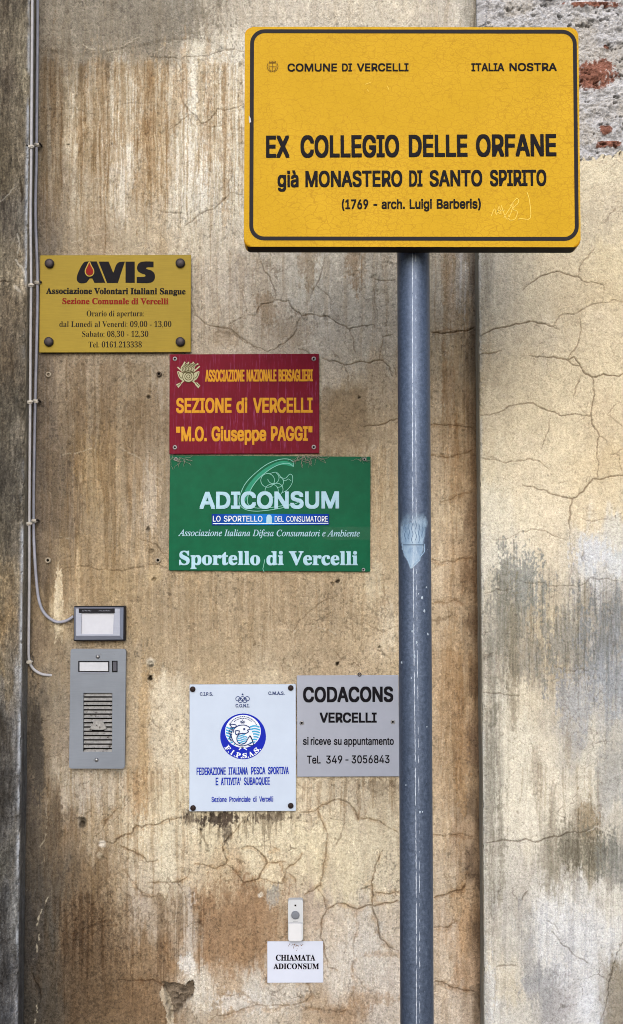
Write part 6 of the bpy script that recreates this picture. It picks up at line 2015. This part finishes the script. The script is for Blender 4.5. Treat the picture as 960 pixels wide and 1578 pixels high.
cd = Plaque('paper_card', (412, 1451), (498, 1450.3), (498, 1514), (412, 1514.5), -.0035,
            'white paper card with two black words, fixed below the wireless bell', 'card')
PAP = M('laminated_paper', (196, 206, 228), .35, var=.03, scale=25, dirt=((214, 208, 200), 22, .66))
slab('card', cd.root, rr(cd.w, cd.h, .0006, 2), 0, .0012, PAP)
text(cd, 'CHIAMATA', 'serif', .2, 425, 486, 1480.3, 8.8, INK)
text(cd, 'ADICONSUM', 'serif', .2, 421.3, 491.6, 1493.3, 8.4, INK)


def smudge(bm):
    r = random.Random(3)
    for k in range(26):
        x, y = 455 + r.gauss(0, 5.5), 1454 + abs(r.gauss(0, 3.2))
        flat_bm(bm, [cd.L(*p) for p in circ(x, y, r.uniform(.35, 1.0), 6)], -.0003 - k * .00001)


sm = part('glue_specks', cd.root, smudge, M('brown_smudge', (128, 110, 104), .8))
sm['kind'] = 'stuff'

# ================================================================== cables and wall plugs
CBL = M('pale_grey_cable', (172, 175, 184), .5, var=.14, scale=70)
CBL2 = M('grey_cable', (150, 154, 170), .5, var=.14, scale=70)
CLIP = M('cable_clip_grey', (184, 182, 178), .6, var=.25, scale=200)
NAIL = M('nail_dark', (50, 47, 46), .5, .5)
GX = XL + .004


def cable(name, pts, r, mat, clips, label):
    root = bpy.data.objects.new(name, None)
    root.empty_display_size = .02
    root.location = at(pts[-1][0], pts[-1][1], 0)
    COL.objects.link(root)
    tag(root, label, 'cable', 'cables in the left corner')
    P_ = [at(x, y, dep) - Vector(root.location) for x, y, dep in smooth_path(pts, 8)]
    tube('sheath', root, P_, r, mat)
    for x, y, dep, s in clips:
        q = at(x, y, dep) - Vector(root.location)
        bm = bmesh.new()
        bmesh.ops.create_cube(bm, size=1)
        bmesh.ops.scale(bm, vec=(.0125, .0085, .0062), verts=bm.verts)
        bmesh.ops.bevel(bm, geom=list(bm.edges), offset=.002, segments=2, affect='EDGES')
        bmesh.ops.rotate(bm, cent=(0, 0, 0), matrix=Matrix.Rotation(.15 * s, 3, 'Y'), verts=bm.verts)
        bmesh.ops.translate(bm, vec=q + Vector((0, -.0022, 0)), verts=bm.verts)
        c = obj('cable_clip', from_bm(bm), CLIP, root)
        lathe('nail', c, [(0, q.y - .0085), (.0019, q.y - .008), (.0019, q.y + .006)], (q.x + .0064 * s, q.z + .0008), NAIL, 10)
    return root


D1, D2 = -.007, -.013
cable('cable', [(58, -40, D1), (57.5, 60, D1), (56, 240, D1), (54.5, 330, D1), (57.5, 420, D1), (57, 500, D1), (54.5, 600, D1), (52.5, 700, D1), (51.5, 800, D1 + .003), (53, 850, -.014), (57, 905, -.008), (62, 932, -.006), (71, 948, -.006), (86, 958, -.006), (101, 957, -.007), (113, 950, -.009)],
      .0027, CBL2, [(57.5, 224, D1, 1), (58, 436, D1, 1), (55.5, 618.5, D1, 1), (53, 802.5, D1, 1)],
      'grey cable running down the left corner and curving into the name plate box')
cable('cable', [(50, -40, -.043), (49.5, 60, -.041), (48, 240, -.037), (47, 330, -.034), (47.8, 430, -.030), (47, 520, -.028), (46.4, 620, -.026), (45.7, 720, -.024), (45, 810, -.022), (45, 900, -.019), (44.2, 980, -.015), (44.5, 1014, -.012), (50, 1029, -.008), (60, 1037, -.006), (70, 1040, -.005), (81, 1040.5, .002)],
      .0025, CBL, [(48, 227, -.037, -1), (47.8, 440, -.030, -1), (46.4, 620, -.026, -1), (45, 807, -.022, -1), (45.5, 1020, -.011, -1)],
      'pale cable running down the left corner and ending in a stub beside the intercom')

PLUGM = M('old_wall_plug', (156, 148, 134), .7, var=.2, scale=300)
PLUG_D = M('rusty_wall_plug', (92, 82, 72), .7, .2, var=.3, scale=300)
for x, y, r, mt, lb in ((75, 577.5, 4.2, PLUGM, 'pale wall plug with an open hole, below the bottom left of the brass plaque'),
                        (245, 576.5, 4.0, PLUG_D, 'dark rusty wall plug just left of the top of the red plaque'),
                        (74, 863.5, 4.4, PLUGM, 'pale round wall plug above the loop of the grey cable'),
                        (243.5, 863.5, 4.2, PLUGM, 'pale wall plug just left of the bottom of the green plaque')):
    root = bpy.data.objects.new('wall_plug', None)
    root.empty_display_size = .01
    root.location = at(x, y, 0)
    COL.objects.link(root)
    tag(root, lb, 'wall plug', 'empty plugs of signs taken down')
    R_ = r / 849
    lathe('collar', root, [(R_ * .5, .004), (R_ * .5, -.003), (R_ * .75, -.0042), (R_, -.0034), (R_ * 1.05, .003)], (0, 0), mt, 16)
    lathe('socket', root, [(0, .0005), (R_ * .52, -.0005)], (0, 0), HOLE, 12)
